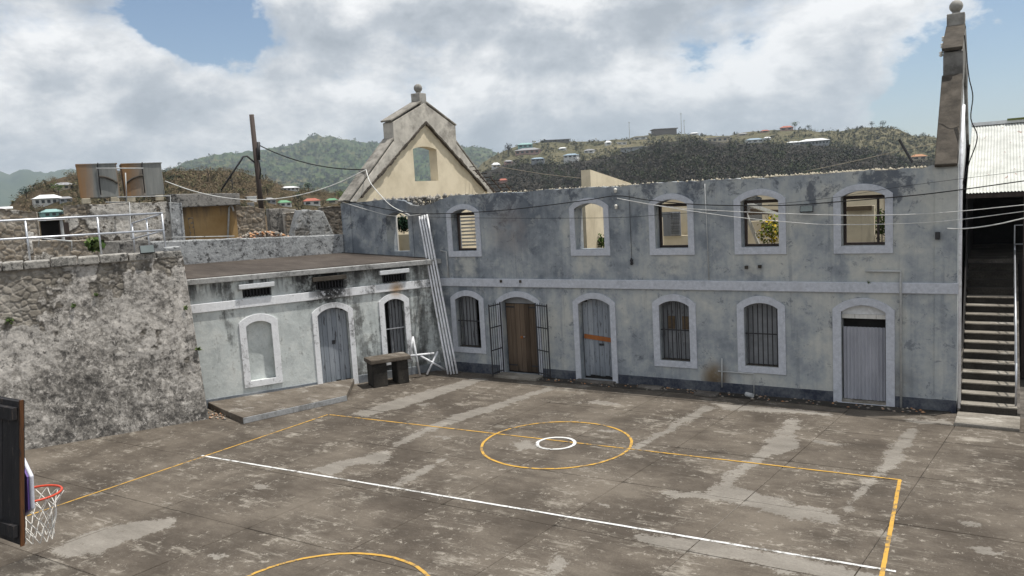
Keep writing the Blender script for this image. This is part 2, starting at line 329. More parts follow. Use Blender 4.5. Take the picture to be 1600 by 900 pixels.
def paint(name, c):
    m = Mat(name); w = m.math('ADD', m.math('MULTIPLY', m.noise(7, 10, .78), .6), m.math('MULTIPLY', m.noise(1.3, 6, .6), .4))
    cc = m.ramp(m.noise(3, 6, .6), ((0.3, tuple(x*.75 for x in c)), (.7, c)))
    cc = m.mix(m.ramp(w, ((0.50, 0), (0.57, .9))), cc, (0.125, 0.11, 0.09)); MT[name] = m.out(cc, .8, w, .15, .005, .2)
paint('paint_yellow', (0.58, 0.34, 0.07)); paint('paint_white', (0.74, 0.74, 0.73))
def wood(name, lo, hi, peel=None):
    m = Mat(name); g = m.noise(1, 9, .7, sc=(18, 18, .8)); r = m.rand()
    c = m.ramp(m.math('ADD', m.math('MULTIPLY', g, .7), m.math('MULTIPLY', r, .3)), ((0.3, lo), (0.72, hi)))
    if peel: c = m.mix(m.ramp(m.noise(1, 9, .75, sc=(14, 14, 2.2), loc=(3, 0, 0)), ((0.56, 0), (0.62, .9))), c, peel)
    c = m.mix(m.math('MULTIPLY', m.rng(m.axis(2), 0.7, 0.05), m.ramp(g, ((.4, 0), (.6, .8)))), c, tuple(x*.45 for x in lo))
    MT[name] = m.out(c, .8, g, .4, .012, .25)
wood('wood_brown', (0.055, 0.038, 0.026), (0.17, 0.125, 0.09)); wood('wood_grey', (0.21, 0.235, 0.27), (0.36, 0.385, 0.42), (0.06, 0.06, 0.065))
wood('wood_black', (0.010, 0.010, 0.012), (0.034, 0.032, 0.034), (0.06, 0.05, 0.045)); wood('wood_pole', (0.03, 0.024, 0.022), (0.075, 0.058, 0.052)); wood('wood_white', (0.45, 0.45, 0.43), (0.68, 0.67, 0.64), (0.3, 0.29, 0.27))
wood('wood_orange', (0.20, 0.065, 0.018), (0.33, 0.12, 0.04)); wood('wood_shutter', (0.17, 0.18, 0.195), (0.29, 0.30, 0.315), (0.06, .06, .065)); wood('edge_orange', (0.03, 0.018, 0.012), (0.20, 0.08, 0.028), (0.02, 0.018, 0.02))
simple('iron', (0.028, 0.028, 0.032), .6, .4, 12, .4); simple('galvanised', (0.52, 0.54, 0.58), .42, .15, 8, .5, .75); simple('pvc', (0.74, 0.75, 0.78), .45, .10, 9, .4, 0, .05, (0.45, .45, .45), 5)
simple('pipe_grey', (0.42, 0.43, 0.43), .6, .2, 8, .3); simple('cable_black', (0.012, 0.012, 0.013), .6); simple('cable_white', (0.60, 0.60, 0.58), .6); simple('cable_tan', (.26, .23, .18), .7)
simple('ceramic', (0.70, 0.68, 0.62), .25, .1, 8, .5); simple('rim_red', (0.55, 0.065, 0.03), .45, .2, 10, .4); simple('net', (0.72, 0.70, 0.66), .8); simple('board_white', (0.68, 0.69, 0.78), .4, .08, 5, .4); simple('board_purple', (0.16, 0.10, 0.34), .4)
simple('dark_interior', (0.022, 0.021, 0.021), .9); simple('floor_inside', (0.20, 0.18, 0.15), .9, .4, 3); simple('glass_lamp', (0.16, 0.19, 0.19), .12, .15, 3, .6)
simple('pillar_stone', (0.20, 0.195, 0.185), .92, .35, 3.0, .15, 0, .5, (0.06, .055, .05), 1.6); simple('coping', (0.078, 0.068, 0.057), .92, .4, 3.5, .15, 0, .5, (0.04, 0.036, 0.032), 1.6); simple('stone_grey', (0.30, 0.29, 0.27), .92, .35, 3, .15, 0, .5, (0.09, .085, .08), 1.8); simple('gable_stone', (0.47, 0.445, 0.40), .92, .25, 2.5, .15, 0, .5, (0.13, .12, .11), 1.4); simple('coping_grey', (0.26, 0.245, 0.22), .92, .4, 3.0, .15, 0, .5, (0.075, .07, .062), 1.6); simple('terracotta', (0.38, 0.16, 0.07), .85, .3, 5)
simple('rubble_pale', (0.37, 0.335, 0.265), .95, .3, 7, .1, 0, .5); simple('grey_board', (0.24, 0.25, 0.265), .8, .2, 4); simple('brown_board', (0.13, 0.095, 0.06), .8, .3, 6)
def tank():
    m = Mat('tank_metal'); st = m.noise(1, 9, .7, sc=(5, 5, .4)); a = m.noise(.8, 6, .6)
    d = m.n('ShaderNodeVectorMath', operation='DOT_PRODUCT'); m.L.new(m.pos, d.inputs[0]); d.inputs[1].default_value = tuple(LT)
    s = m.math('SUBTRACT', d.outputs['Value'], float(LO@LT))
    c = m.ramp(st, ((.3, (0.14, 0.15, 0.15)), (.65, (0.27, 0.275, 0.26))))
    ed = m.math('MAXIMUM', m.rng(s, -9.1, -10.1), m.math('MULTIPLY', m.rng(s, -7.6, -8.5), m.rng(s, -8.78, -8.62)))
    c = m.mix(m.ramp(m.math('ADD', m.math('MULTIPLY', st, .6), m.math('MULTIPLY', ed, .50)), ((.36, 0), (.75, .95))), c, (0.24, 0.135, 0.06))
    MT['tank_metal'] = m.out(c, .6, st, .25, .01, .35, .2)
tank()
def corr():
    m = Mat('corrugated_roof'); a = m.noise(2.5, 8, .65, sc=(1, 1, .4)); c = m.ramp(a, ((.3, (0.40, 0.41, 0.38)), (.65, (0.60, 0.61, 0.58))))
    r = m.math('ADD', m.noise(5, 6, .7, sc=(2, .6, .6)), m.math('MULTIPLY', m.noise(.9, 3, .5), .15)); c = m.mix(m.ramp(r, ((.70, 0), (.745, .9))), c, (0.19, 0.07, 0.04))
    MT['corrugated_roof'] = m.out(c, .55, a, .1, .005, .35)
    m = Mat('corrugated_grey'); a = m.noise(2.5, 8, .65, sc=(1, 1, .3)); c = m.ramp(a, ((.3, (0.27, 0.28, 0.32)), (.65, (0.40, 0.41, 0.455)))); MT['corrugated_grey'] = m.out(c, .5, a, .1, .005, .35)
corr()
def leaf(name, a, b, c3):
    m = Mat(name); i = m.island(); c = m.ramp(m.math('ADD', m.math('MULTIPLY', i, .6), m.math('MULTIPLY', m.noise(.06, 5, .6), .4)), ((.2, a), (.5, b), (.8, c3))); MT[name] = m.out(c, .9, spec=.05)
    nv = m.n('ShaderNodeVectorMath', operation='MULTIPLY_ADD'); m.L.new(m.n('ShaderNodeNewGeometry').outputs['Normal'], nv.inputs[0]); k = .18 if name.startswith('scrub') else .8; nv.inputs[1].default_value = (k, k, k); nv.inputs[2].default_value = (0, 0, .75)
    nn = m.n('ShaderNodeVectorMath', operation='NORMALIZE'); m.L.new(nv.outputs[0], nn.inputs[0]); m.L.new(nn.outputs[0], [q for q in m.N if q.type == 'BSDF_PRINCIPLED'][0].inputs['Normal'])
leaf('leaf_green', (.03, .055, .015), (.065, .10, .03), (.12, .15, .05)); leaf('leaf_yellow', (.06, .10, .02), (.16, .17, .03), (.55, .36, .03)); leaf('leaf_dark', (.008, .02, .012), (.016, .035, .02), (.03, .05, .03))
leaf('scrub_brown', (.12, .105, .06), (.17, .13, .085), (.23, .18, .12)); leaf('scrub_dark', (.044, .044, .036), (.060, .054, .047), (.076, .068, .059)); leaf('scrub_ridge', (.036, .046, .028), (.045, .054, .032), (.06, .062, .04)); leaf('scrub_olive', (.038, .05, .022), (.095, .09, .05), (.17, .15, .085)); leaf('scrub_mountain', (.05, .075, .035), (.065, .09, .04), (.10, .10, .055))
def hillmat(name, cols, scale):
    m = Mat(name); a = m.noise(scale, 8, .68); b = m.noise(scale*9, 8, .75); f = m.math('ADD', m.math('MULTIPLY', a, .6), m.math('MULTIPLY', b, .4))
    MT[name] = m.out(m.ramp(f, ((.38, cols[0]), (.5, cols[1]), (.64, cols[2]))), .95, b, .8, 3.0, .05)
hillmat('hill_far', ((.03, .05, .03), (.05, .07, .035), (.08, .09, .05)), .003); hillmat('hill_mountain', ((.022, .045, .018), (.055, .08, .03), (.15, .115, .065)), .0045)
hillmat('hill_top', ((.05, .055, .028), (.11, .10, .058), (.19, .165, .10)), .012); hillmat('hill_dark', ((.030, .033, .025), (.042, .039, .034), (.058, .051, .045)), .018); hillmat('hill_brown', ((.055, .055, .03), (.12, .09, .058), (.17, .125, .08)), .04)
hillmat('ground_far', ((.05, .055, .03), (.10, .09, .055), (.15, .13, .08)), .02)

# ------------------------------------------------------------------ mesh helpers
ORG = {}
def tag(o, label=None, cat=None, group=None, kind=None):
    if label: o['label'] = label
    if cat: o['category'] = cat
    if group: o['group'] = group
    if kind: o['kind'] = kind
    return o
def thing(name, loc, label, cat, group=None):
    o = bpy.data.objects.new(name, None); o.empty_display_size = .2; o.location = tuple(loc); col.objects.link(o); ORG[o] = np.array(loc, float); return tag(o, label, cat, group)
class MB:
    def __init__(s): s.v = []; s.f = []
    def add(s, vs, fs):
        b = len(s.v); s.v += [tuple(map(float, p)) for p in vs]; s.f += [tuple(i+b for i in f) for f in fs]; return s
    def hexa(s, p): # 8 pts: bottom 4 ccw, top 4 ccw
        return s.add(p, [(3, 2, 1, 0), (4, 5, 6, 7), (0, 1, 5, 4), (1, 2, 6, 5), (2, 3, 7, 6), (3, 0, 4, 7)])
    def box(s, a, b):
        (x0, y0, z0), (x1, y1, z1) = a, b
        return s.hexa([(x0, y0, z0), (x1, y0, z0), (x1, y1, z0), (x0, y1, z0), (x0, y0, z1), (x1, y0, z1), (x1, y1, z1), (x0, y1, z1)])
    def lbox(s, s0, s1, k0, k1, z0, z1): # box in the low-range frame; k0 in front
        return s.hexa([S(s0, k0, z0), S(s1, k0, z0), S(s1, k1, z0), S(s0, k1, z0), S(s0, k0, z1), S(s1, k0, z1), S(s1, k1, z1), S(s0, k1, z1)])
    def beam(s, p, q, w, h, up=(0, 0, 1)):
        p, q = np.array(p, float), np.array(q, float); d = q-p; d /= np.linalg.norm(d); u = np.array(up, float)
        if abs(d@u) > .98: u = np.array([0, 1., 0])
        r = np.cross(d, u); r /= np.linalg.norm(r); u = np.cross(r, d); a, b = r*w/2, u*h/2
        return s.hexa([p-a-b, p+a-b, q+a-b, q-a-b, p-a+b, p+a+b, q+a+b, q-a+b])
    def tube(s, pts, r, n=8, cap=True):
        pts = [np.array(p, float) for p in pts]; rings = []; prev = None
        for i, p in enumerate(pts):
            d = pts[min(i+1, len(pts)-1)]-pts[max(i-1, 0)]; d /= np.linalg.norm(d)
            if prev is None:
                a = np.cross(d, (0, 0, 1.)); a = a if np.linalg.norm(a) > .05 else np.cross(d, (0, 1., 0))
            else: a = prev-d*(prev@d)
            a /= np.linalg.norm(a); prev = a; b = np.cross(d, a); rr = r[i] if isinstance(r, (list, tuple)) else r
            rings.append([p+rr*(a*math.cos(t)+b*math.sin(t)) for t in (2*math.pi*k/n for k in range(n))])
        vs = [v for g in rings for v in g]; fs = []
        for i in range(len(pts)-1):
            for k in range(n): fs.append((i*n+k, i*n+(k+1) % n, (i+1)*n+(k+1) % n, (i+1)*n+k))
        if cap: fs += [tuple(range(n))[::-1], tuple((len(pts)-1)*n+k for k in range(n))]
        return s.add(vs, fs)
    def lathe(s, c, prof, n=12):
        vs = []; fs = []
        for r, z in prof: vs += [(c[0]+r*math.cos(2*math.pi*k/n), c[1]+r*math.sin(2*math.pi*k/n), c[2]+z) for k in range(n)]
        for i in range(len(prof)-1):
            for k in range(n): fs.append((i*n+k, i*n+(k+1) % n, (i+1)*n+(k+1) % n, (i+1)*n+k))
        fs += [tuple(range(n))[::-1], tuple((len(prof)-1)*n+k for k in range(n))]; return s.add(vs, fs)
    def prism(s, outer, holes, to3, d0, d1): # 2-D outline with holes, swept from depth d0 to d1 through to3(u, v, d)
        loops = [outer]+list(holes); flat = [p for l in loops for p in l]
        tri = tessellate_polygon([[Vector((p[0], p[1], 0)) for p in l] for l in loops]); n = len(flat)
        s.add([to3(p[0], p[1], d0) for p in flat]+[to3(p[0], p[1], d1) for p in flat],
              [tuple(t) for t in tri]+[tuple(i+n for i in t[::-1]) for t in tri])
        b = len(s.v)-2*n; o = 0
        for l in loops:
            m = len(l)
            for i in range(m): s.f.append((b+o+i, b+o+(i+1) % m, b+n+o+(i+1) % m, b+n+o+i))
            o += m
        return s
    def build(s, name, mat, parent=None, smooth=False, bevel=0, loc=None):
        if parent is not None: org = ORG[parent]
        else: org = np.array(loc if loc is not None else (np.mean([v[0] for v in s.v]), np.mean([v[1] for v in s.v]), min(v[2] for v in s.v)), float)
        me = bpy.data.meshes.new(name); me.from_pydata([tuple(np.array(v)-org) for v in s.v], [], s.f)
        bm = bmesh.new(); bm.from_mesh(me); bmesh.ops.recalc_face_normals(bm, faces=bm.faces); bm.to_mesh(me); bm.free()
        me.materials.append(MT[mat]); o = bpy.data.objects.new(name, me); col.objects.link(o); ORG[o] = org
        if parent is not None: o.parent = parent
        else: o.location = tuple(org)
        if smooth: me.polygons.foreach_set('use_smooth', [True]*len(me.polygons))
        if bevel:
            b = o.modifiers.new('bevel', 'BEVEL'); b.width = bevel; b.segments = 2; b.limit_method = 'ANGLE'; b.angle_limit = R(40)
        return o
def raw(name, V, F, mat, parent=None, smooth=False, attr=None, loc=(0, 0, 0)):
    org = ORG[parent] if parent is not None else np.array(loc, float); V = np.asarray(V, float)-org; F = np.asarray(F)
    me = bpy.data.meshes.new(name); n, k = F.shape
    me.vertices.add(len(V)); me.vertices.foreach_set('co', V.ravel()); me.loops.add(n*k); me.loops.foreach_set('vertex_index', F.ravel().astype(np.int32))
    me.polygons.add(n); me.polygons.foreach_set('loop_start', np.arange(0, n*k, k, dtype=np.int32)); me.polygons.foreach_set('loop_total', np.full(n, k, np.int32))
    me.update(calc_edges=True); me.validate(); me.materials.append(MT[mat])
    if smooth: me.polygons.foreach_set('use_smooth', [True]*len(me.polygons))
    if attr:
        for an, av in attr.items():
            a = me.attributes.new(an, 'FLOAT', 'POINT'); a.data.foreach_set('value', np.asarray(av, np.float32))
    o = bpy.data.objects.new(name, me); col.objects.link(o); ORG[o] = org
    if parent is not None: o.parent = parent
    else: o.location = tuple(org)
    return o
def arch(c, w, z0, z1, rise, n=10): # ccw outline of a segmental-headed opening
    x0, x1 = c-w/2, c+w/2; pts = [(x0, z0), (x1, z0)]; zs = z1-rise; rad = (w*w/4+rise*rise)/(2*rise); zc = z1-rad; a0 = math.asin(min(1, (w/2)/rad))
    for i in range(n+1):
        a = a0-2*a0*i/n; pts.append((c+rad*math.sin(a), zc+rad*math.cos(a)))
    return pts
def corrugated(mb, p0, du, dv, wu, wv, pitch=.076, amp=.011, step=6, nrm=None):
    du, dv = np.array(du, float), np.array(dv, float); n = np.cross(du, dv) if nrm is None else np.array(nrm, float); n /= np.linalg.norm(n); nu = max(2, int(wu/pitch*step)); vs = []; fs = []
    for i in range(nu+1):
        u = wu*i/nu; h = amp*math.sin(2*math.pi*u/pitch)
        for t in (0, wv): vs.append(np.array(p0)+du*u+dv*t+n*h)
    b = len(vs); vs += [v-n*.003 for v in vs]
    for i in range(nu):
        q = (2*i, 2*i+2, 2*i+3, 2*i+1); fs += [q, tuple(b+j for j in q[::-1])]
    mb.add(vs, fs); return mb
def relief(name, corners, back, nu, nv, loss, seed, mat, parent, amp=.05, ragged=0.0, stone=.28, lossfn=None):
    # eroded rendered masonry: corners = bl, br, tr, tl of the front, back = vector to the rear face
    bl, br, tr, tl = [np.array(c, float) for c in corners]; back = np.array(back, float); nrm = -back/np.linalg.norm(back)
    u, v = np.meshgrid(np.linspace(0, 1, nu+1), np.linspace(0, 1, nv+1)); uu, vv = u[..., None], v[..., None]
    P = (bl*(1-uu)+br*uu)*(1-vv)+(tl*(1-uu)+tr*uu)*vv
    if ragged:
        rg = (fbm(np.stack([u*np.linalg.norm(br-bl)*1.6, u*0, u*0+seed], -1), 5, seed, .6)-.5)*2*ragged; P[..., 2] += rg*np.clip((v-.6)/.4, 0, 1)
    q = P*1.0; big = fbm(q*.55, 4, seed); fine = fbm(q*2.2, 5, seed+5, .6)
    lm = big*.6+fine*.4+(lossfn(u, v) if lossfn is not None else 0); L = np.clip((lm-(1-loss))*20, 0, 1)
    # stones inside the lost render: jittered cells
    c = np.stack([u*np.linalg.norm(br-bl), v*np.linalg.norm(tl-bl)*1.3], -1)/stone; ci = np.floor(c); d1 = np.full(u.shape, 9.); d2 = d1.copy(); hid = np.zeros(u.shape)
    for dx in (-1, 0, 1):
        for dy in (-1, 0, 1):
            k = ci+np.array([dx, dy]); k3 = np.stack([k[..., 0], k[..., 1], k[..., 0]*0+seed], -1); j = np.stack([vnoise(k3+.01, 11), vnoise(k3+.01, 23)], -1)
            d = np.linalg.norm(c-(k+j), axis=-1); hh = vnoise(k3+.01, 37); nb = d < d1; d2 = np.where(nb, d1, np.minimum(d2, d)); hid = np.where(nb, hh, hid); d1 = np.minimum(d, d1)
    st = np.clip((d2-d1)*5, 0, 1)*(.4+.6*hid)
    disp = (fine-.5)*amp*.9+(big-.5)*amp-L*(.06-.045*st)+(fbm(q*7, 4, seed+9, .6)-.5)*amp*.45
    edge = np.minimum(np.minimum(u, 1-u)*nu, np.minimum(v, 1-v)*nv); disp = disp*np.clip(edge/2, 0, 1)
    P = P+nrm*disp[..., None]
    V = P.reshape(-1, 3); n0 = len(V); idx = np.arange(n0).reshape(nv+1, nu+1)
    F = np.stack([idx[:-1, :-1], idx[:-1, 1:], idx[1:, 1:], idx[1:, :-1]], -1).reshape(-1, 4)
    ring = np.concatenate([idx[0, :], idx[1:, -1], idx[-1, -2::-1], idx[-2:0:-1, 0]]); B = V[ring]+back; m = len(ring); r2 = np.arange(m)+n0
    side = np.stack([ring[(np.arange(m)+1) % m], ring, r2, r2[(np.arange(m)+1) % m]], -1)
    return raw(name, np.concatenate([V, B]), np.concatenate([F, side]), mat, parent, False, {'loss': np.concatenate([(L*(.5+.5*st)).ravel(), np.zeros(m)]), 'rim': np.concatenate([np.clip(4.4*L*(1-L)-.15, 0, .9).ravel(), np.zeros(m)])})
def foliage(center, rad, n, size, seed):
    g = np.random.default_rng(seed); d = g.normal(size=(n, 3)); d /= np.linalg.norm(d, axis=1)[:, None]; r = g.random(n)**.45
    c = np.array(center)+d*r[:, None]*np.array(rad)*(0.75+.5*g.random(n))[:, None]; a = g.normal(size=(n, 3)); b = g.normal(size=(n, 3)); sz_ = size*(.5+g.random(n))[:, None]
    a = a/np.linalg.norm(a, axis=1)[:, None]*sz_; b = b/np.linalg.norm(b, axis=1)[:, None]*sz_
    V = np.stack([c-a*.6, c+b*.5, c+a*.6, c-b*.5], 1).reshape(-1, 3); F = np.arange(4*n).reshape(-1, 4); return V, F

# ================================================================== THE SETTING: ground and hills
def ground():
    nr, na = 46, 96; rs = np.concatenate([[0], np.geomspace(8, 14000, nr)]); an = np.linspace(0, 2*math.pi, na, endpoint=False)
    V = []
    for r in rs:
        z = -0.06-26*(1-math.exp(-max(0, r-55)**2/(2*95.0**2)))
        for a in an: V.append((r*math.cos(a), r*math.sin(a)-6, z))
    F = []
    for i in range(len(rs)-1):
        for k in range(na): F.append((i*na+k, i*na+(k+1) % na, (i+1)*na+(k+1) % na, (i+1)*na+k))
    return tag(raw('ground', V, F, 'ground_far', smooth=True), kind='structure')
ground()
def interp(az, pts): return np.interp(az, [p[0] for p in pts], [p[1] for p in pts])
def hill(name, ridge, D, front, back, base, mat, na=420, nr=60, rough=.10, seed=1, power=1.0, prof=None):
    pts = []
    for px, py in ridge:
        v = ray(px, py); pts.append((math.atan2(v[0], v[1]), v[2]/math.hypot(v[0], v[1])))
    pts.sort(); a0, a1 = pts[0][0], pts[-1][0]; az = np.linspace(a0, a1, na); el = interp(az, pts)
    u = np.concatenate([np.linspace(0, 1, nr), 1+np.linspace(.06, 1, 12)])
    Az, Un = np.meshgrid(az, u); El = np.broadcast_to(el, Az.shape)
    r = np.where(Un <= 1, D-front*(1-Un), D+back*(Un-1))
    hz = CAM[2]+El*D; hz = hz+(vnoise(np.stack([Az*D/14, Az*0, Az*0], -1), seed)-.5)*D*.0022
    p = np.where(Un <= 1, np.clip(Un, 0, 1)**power, 1-(np.clip(Un-1, 0, 1))**1.6)
    p = p*p*(3-2*p)*.45+p*.55
    q = np.stack([Az*D/front*1.7, Un*1.4+Az*0, Az*0], -1); nz = fbm(q*2.4, 6, seed, .55)-.5
    rid = np.abs(fbm(q*1.3+7, 4, seed+3)-.5)*2
    sup = np.clip(1-np.abs(Un-1)*2.0, 0, 1)
    z = base+(hz-base)*p+(hz-base)*(nz*rough*3-rid*rough*1.6)*(1-sup**2)*np.clip(Un*4, 0, 1)
    V = np.stack([CAM[0]+np.sin(Az)*r, CAM[1]+np.cos(Az)*r, z], -1).reshape(-1, 3)
    n = len(u); idx = np.arange(n*na).reshape(n, na); F = np.stack([idx[:-1, :-1], idx[:-1, 1:], idx[1:, 1:], idx[1:, :-1]], -1).reshape(-1, 4)
    o = tag(raw(name, V, F, mat, smooth=True), kind='structure'); o['bv'] = 0; del o['bv']
    return o, V, F
HILLS = {}
HILLS['far'] = hill('far_mountains', [(-700, 300), (-400, 262), (-150, 280), (-60, 262), (0, 268), (15, 274), (32, 263), (55, 268), (75, 270), (100, 265), (118, 264), (150, 274), (200, 282), (260, 280), (330, 268), (420, 255), (700, 250), (900, 262)], 6000, 2000, 1500, -27, 'hill_far', 300, 50, .12, 3)
HILLS['mtn'] = hill('green_mountain', [(120, 300), (200, 288), (262, 264), (300, 250), (330, 242), (380, 237), (420, 232), (450, 229), (470, 221), (484, 213), (496, 210), (505, 214), (520, 214), (560, 221), (600, 224), (640, 226), (700, 229), (740, 230), (765, 233), (785, 243), (830, 250), (900, 268)], 3700, 2000, 900, -27, 'hill_mountain', 420, 80, .16, 5, .9)
HILLS['top'] = hill('hilltop_ridge', [(700, 300), (735, 275), (752, 256), (775, 241), (792, 234), (820, 226), (850, 220), (900, 221), (940, 219), (985, 216), (1020, 210), (1060, 208), (1100, 213), (1150, 210), (1190, 204), (1240, 201), (1290, 206), (1330, 203), (1370, 198), (1400, 202), (1430, 212), (1455, 214), (1500, 222), (1600, 240), (1800, 250), (2100, 240)], 1150, 420, 400, -27, 'hill_top', 500, 60, .05, 8)
HILLS['dark'] = hill('scrub_ridge', [(690, 320), (730, 285), (760, 266), (800, 254), (840, 258), (880, 257), (930, 248), (965, 242), (1000, 233), (1030, 223), (1060, 219), (1085, 218), (1130, 223), (1200, 226), (1280, 228), (1330, 231), (1380, 240), (1440, 250), (1500, 262), (1600, 262), (1850, 255), (2200, 270)], 690, 330, 180, -27, 'hill_dark', 420, 60, .05, 13, .8)
HILLS['near'] = hill('brown_hillock', [(-500, 330), (-150, 325), (-20, 335), (10, 327), (30, 308), (50, 295), (75, 284), (100, 276), (130, 273), (180, 272), (240, 270), (300, 267), (345, 265), (375, 267), (400, 276), (440, 290), (480, 298), (520, 303), (600, 308), (800, 315)], 250, 120, 120, -20, 'hill_brown', 300, 40, .03, 17)
BV = {k: BVHTree.FromPolygons([tuple(v) for v in h[1]], [tuple(f) for f in h[2]]) for k, h in HILLS.items()}
def hit(px, py, key):
    v = ray(px, py); v = v/np.linalg.norm(v); r = BV[key].ray_cast(Vector(CAM), Vector(v)); return None if r[0] is None else np.array(r[0])
def scrub(name, key, label, mat, n, size, rad, seed, region, per=14, upb=.5):
    g = np.random.default_rng(seed); Vs, Fs, b = [], [], 0; got = 0; tries = 0
    while got < n and tries < n*4:
        tries += 1; px = g.uniform(region[0], region[1]); py = g.uniform(region[2], region[3]); p = hit(px, py, key)
        if p is None or any(abs(px-hx) < hw*.5+2 and -2-(2 if key == 'near' else 0) < py-(hy-hh) < hh+(9 if key == 'near' else 5) for hx, hy, hw, hh in HS): continue
        rr = rad*g.uniform(.5, 1.4); V, F = foliage(p+np.array([0, 0, rr*upb]), (rr, rr, rr*.8), per, size*g.uniform(.7, 1.3), int(g.integers(1e9))); Vs.append(V); Fs.append(F+b); b += len(V); got += 1
    if Vs: tag(raw(name, np.concatenate(Vs), np.concatenate(Fs), mat), label, 'scrub', kind='stuff')
# far houses
simple('w_white', (.62, .62, .60), .8); simple('w_cream', (.50, .44, .34), .8); simple('w_teal', (.22, .40, .38), .8); simple('w_pink', (.42, .27, .23), .8); simple('w_grey', (.30, .31, .33), .8)
simple('r_white', (.66, .67, .68), .6); simple('r_red', (.34, .11, .075), .7); simple('r_green', (.12, .27, .15), .7); simple('r_blue', (.25, .33, .40), .6); simple('r_orange', (.36, .18, .09), .7); simple('r_grey', (.26, .26, .27), .7); simple('r_teal', (.24, .38, .37), .6); simple('w_stone', (.16, .14, .125), .9)
simple('window_dark', (.03, .035, .04), .3, .1, 3, .5)
def house(px, py, w, h, key, wall, roof, label, wins=0, rot=0.0, flat=False, cat='house', name='hillside_house', group='houses on the hills'):
    p = hit(px, py, key)
    if p is None:
        p = dep(px, py, {'near': 240, 'dark': 680, 'top': 1130, 'mtn': 3500}[key])
    d = math.hypot(p[0]-CAM[0], p[1]-CAM[1]); m = d/FPX; ww, hh = w*m, h*m; dp = max(ww*.7, 5.0)
    a = math.atan2(p[0]-CAM[0], p[1]-CAM[1])+rot; rt = np.array([math.cos(a), -math.sin(a), 0]); fw = np.array([math.sin(a), math.cos(a), 0])
    o = thing(name, p, label, cat, group); T = lambda x, y, z: p+rt*x+fw*y+np.array([0, 0, z]); wh = hh*(.62 if not flat else .86)
    MB().hexa([T(-ww/2, 0, -4), T(ww/2, 0, -4), T(ww/2, dp, -4), T(-ww/2, dp, -4), T(-ww/2, 0, wh), T(ww/2, 0, wh), T(ww/2, dp, wh), T(-ww/2, dp, wh)]).build('wall', wall, o)
    e = ww*.05; r0 = wh+.02
    if flat: MB().hexa([T(-ww/2-e, -e, r0), T(ww/2+e, -e, r0), T(ww/2+e, dp+e, r0), T(-ww/2-e, dp+e, r0), T(-ww/2-e, -e, hh), T(ww/2+e, -e, hh), T(ww/2+e, dp+e, hh), T(-ww/2-e, dp+e, hh)]).build('roof', roof, o)
    else:
        i = min(ww*.25, dp*.35); MB().hexa([T(-ww/2-e, -e*2, r0), T(ww/2+e, -e*2, r0), T(ww/2+e, dp+e, r0), T(-ww/2-e, dp+e, r0), T(-ww/2+i, dp*.45, hh), T(ww/2-i, dp*.45, hh), T(ww/2-i, dp*.55, hh), T(-ww/2+i, dp*.55, hh)]).build('roof', roof, o)
    for k in range(wins):
        c = -ww/2+ww*(k+.5)/wins; q = ww/wins*.28; MB().hexa([T(c-q, -.08, wh*.30), T(c+q, -.08, wh*.30), T(c+q, .1, wh*.30), T(c-q, .1, wh*.30), T(c-q, -.08, wh*.78), T(c+q, -.08, wh*.78), T(c+q, .1, wh*.78), T(c-q, .1, wh*.78)]).build('window', 'window_dark', o)
    return o
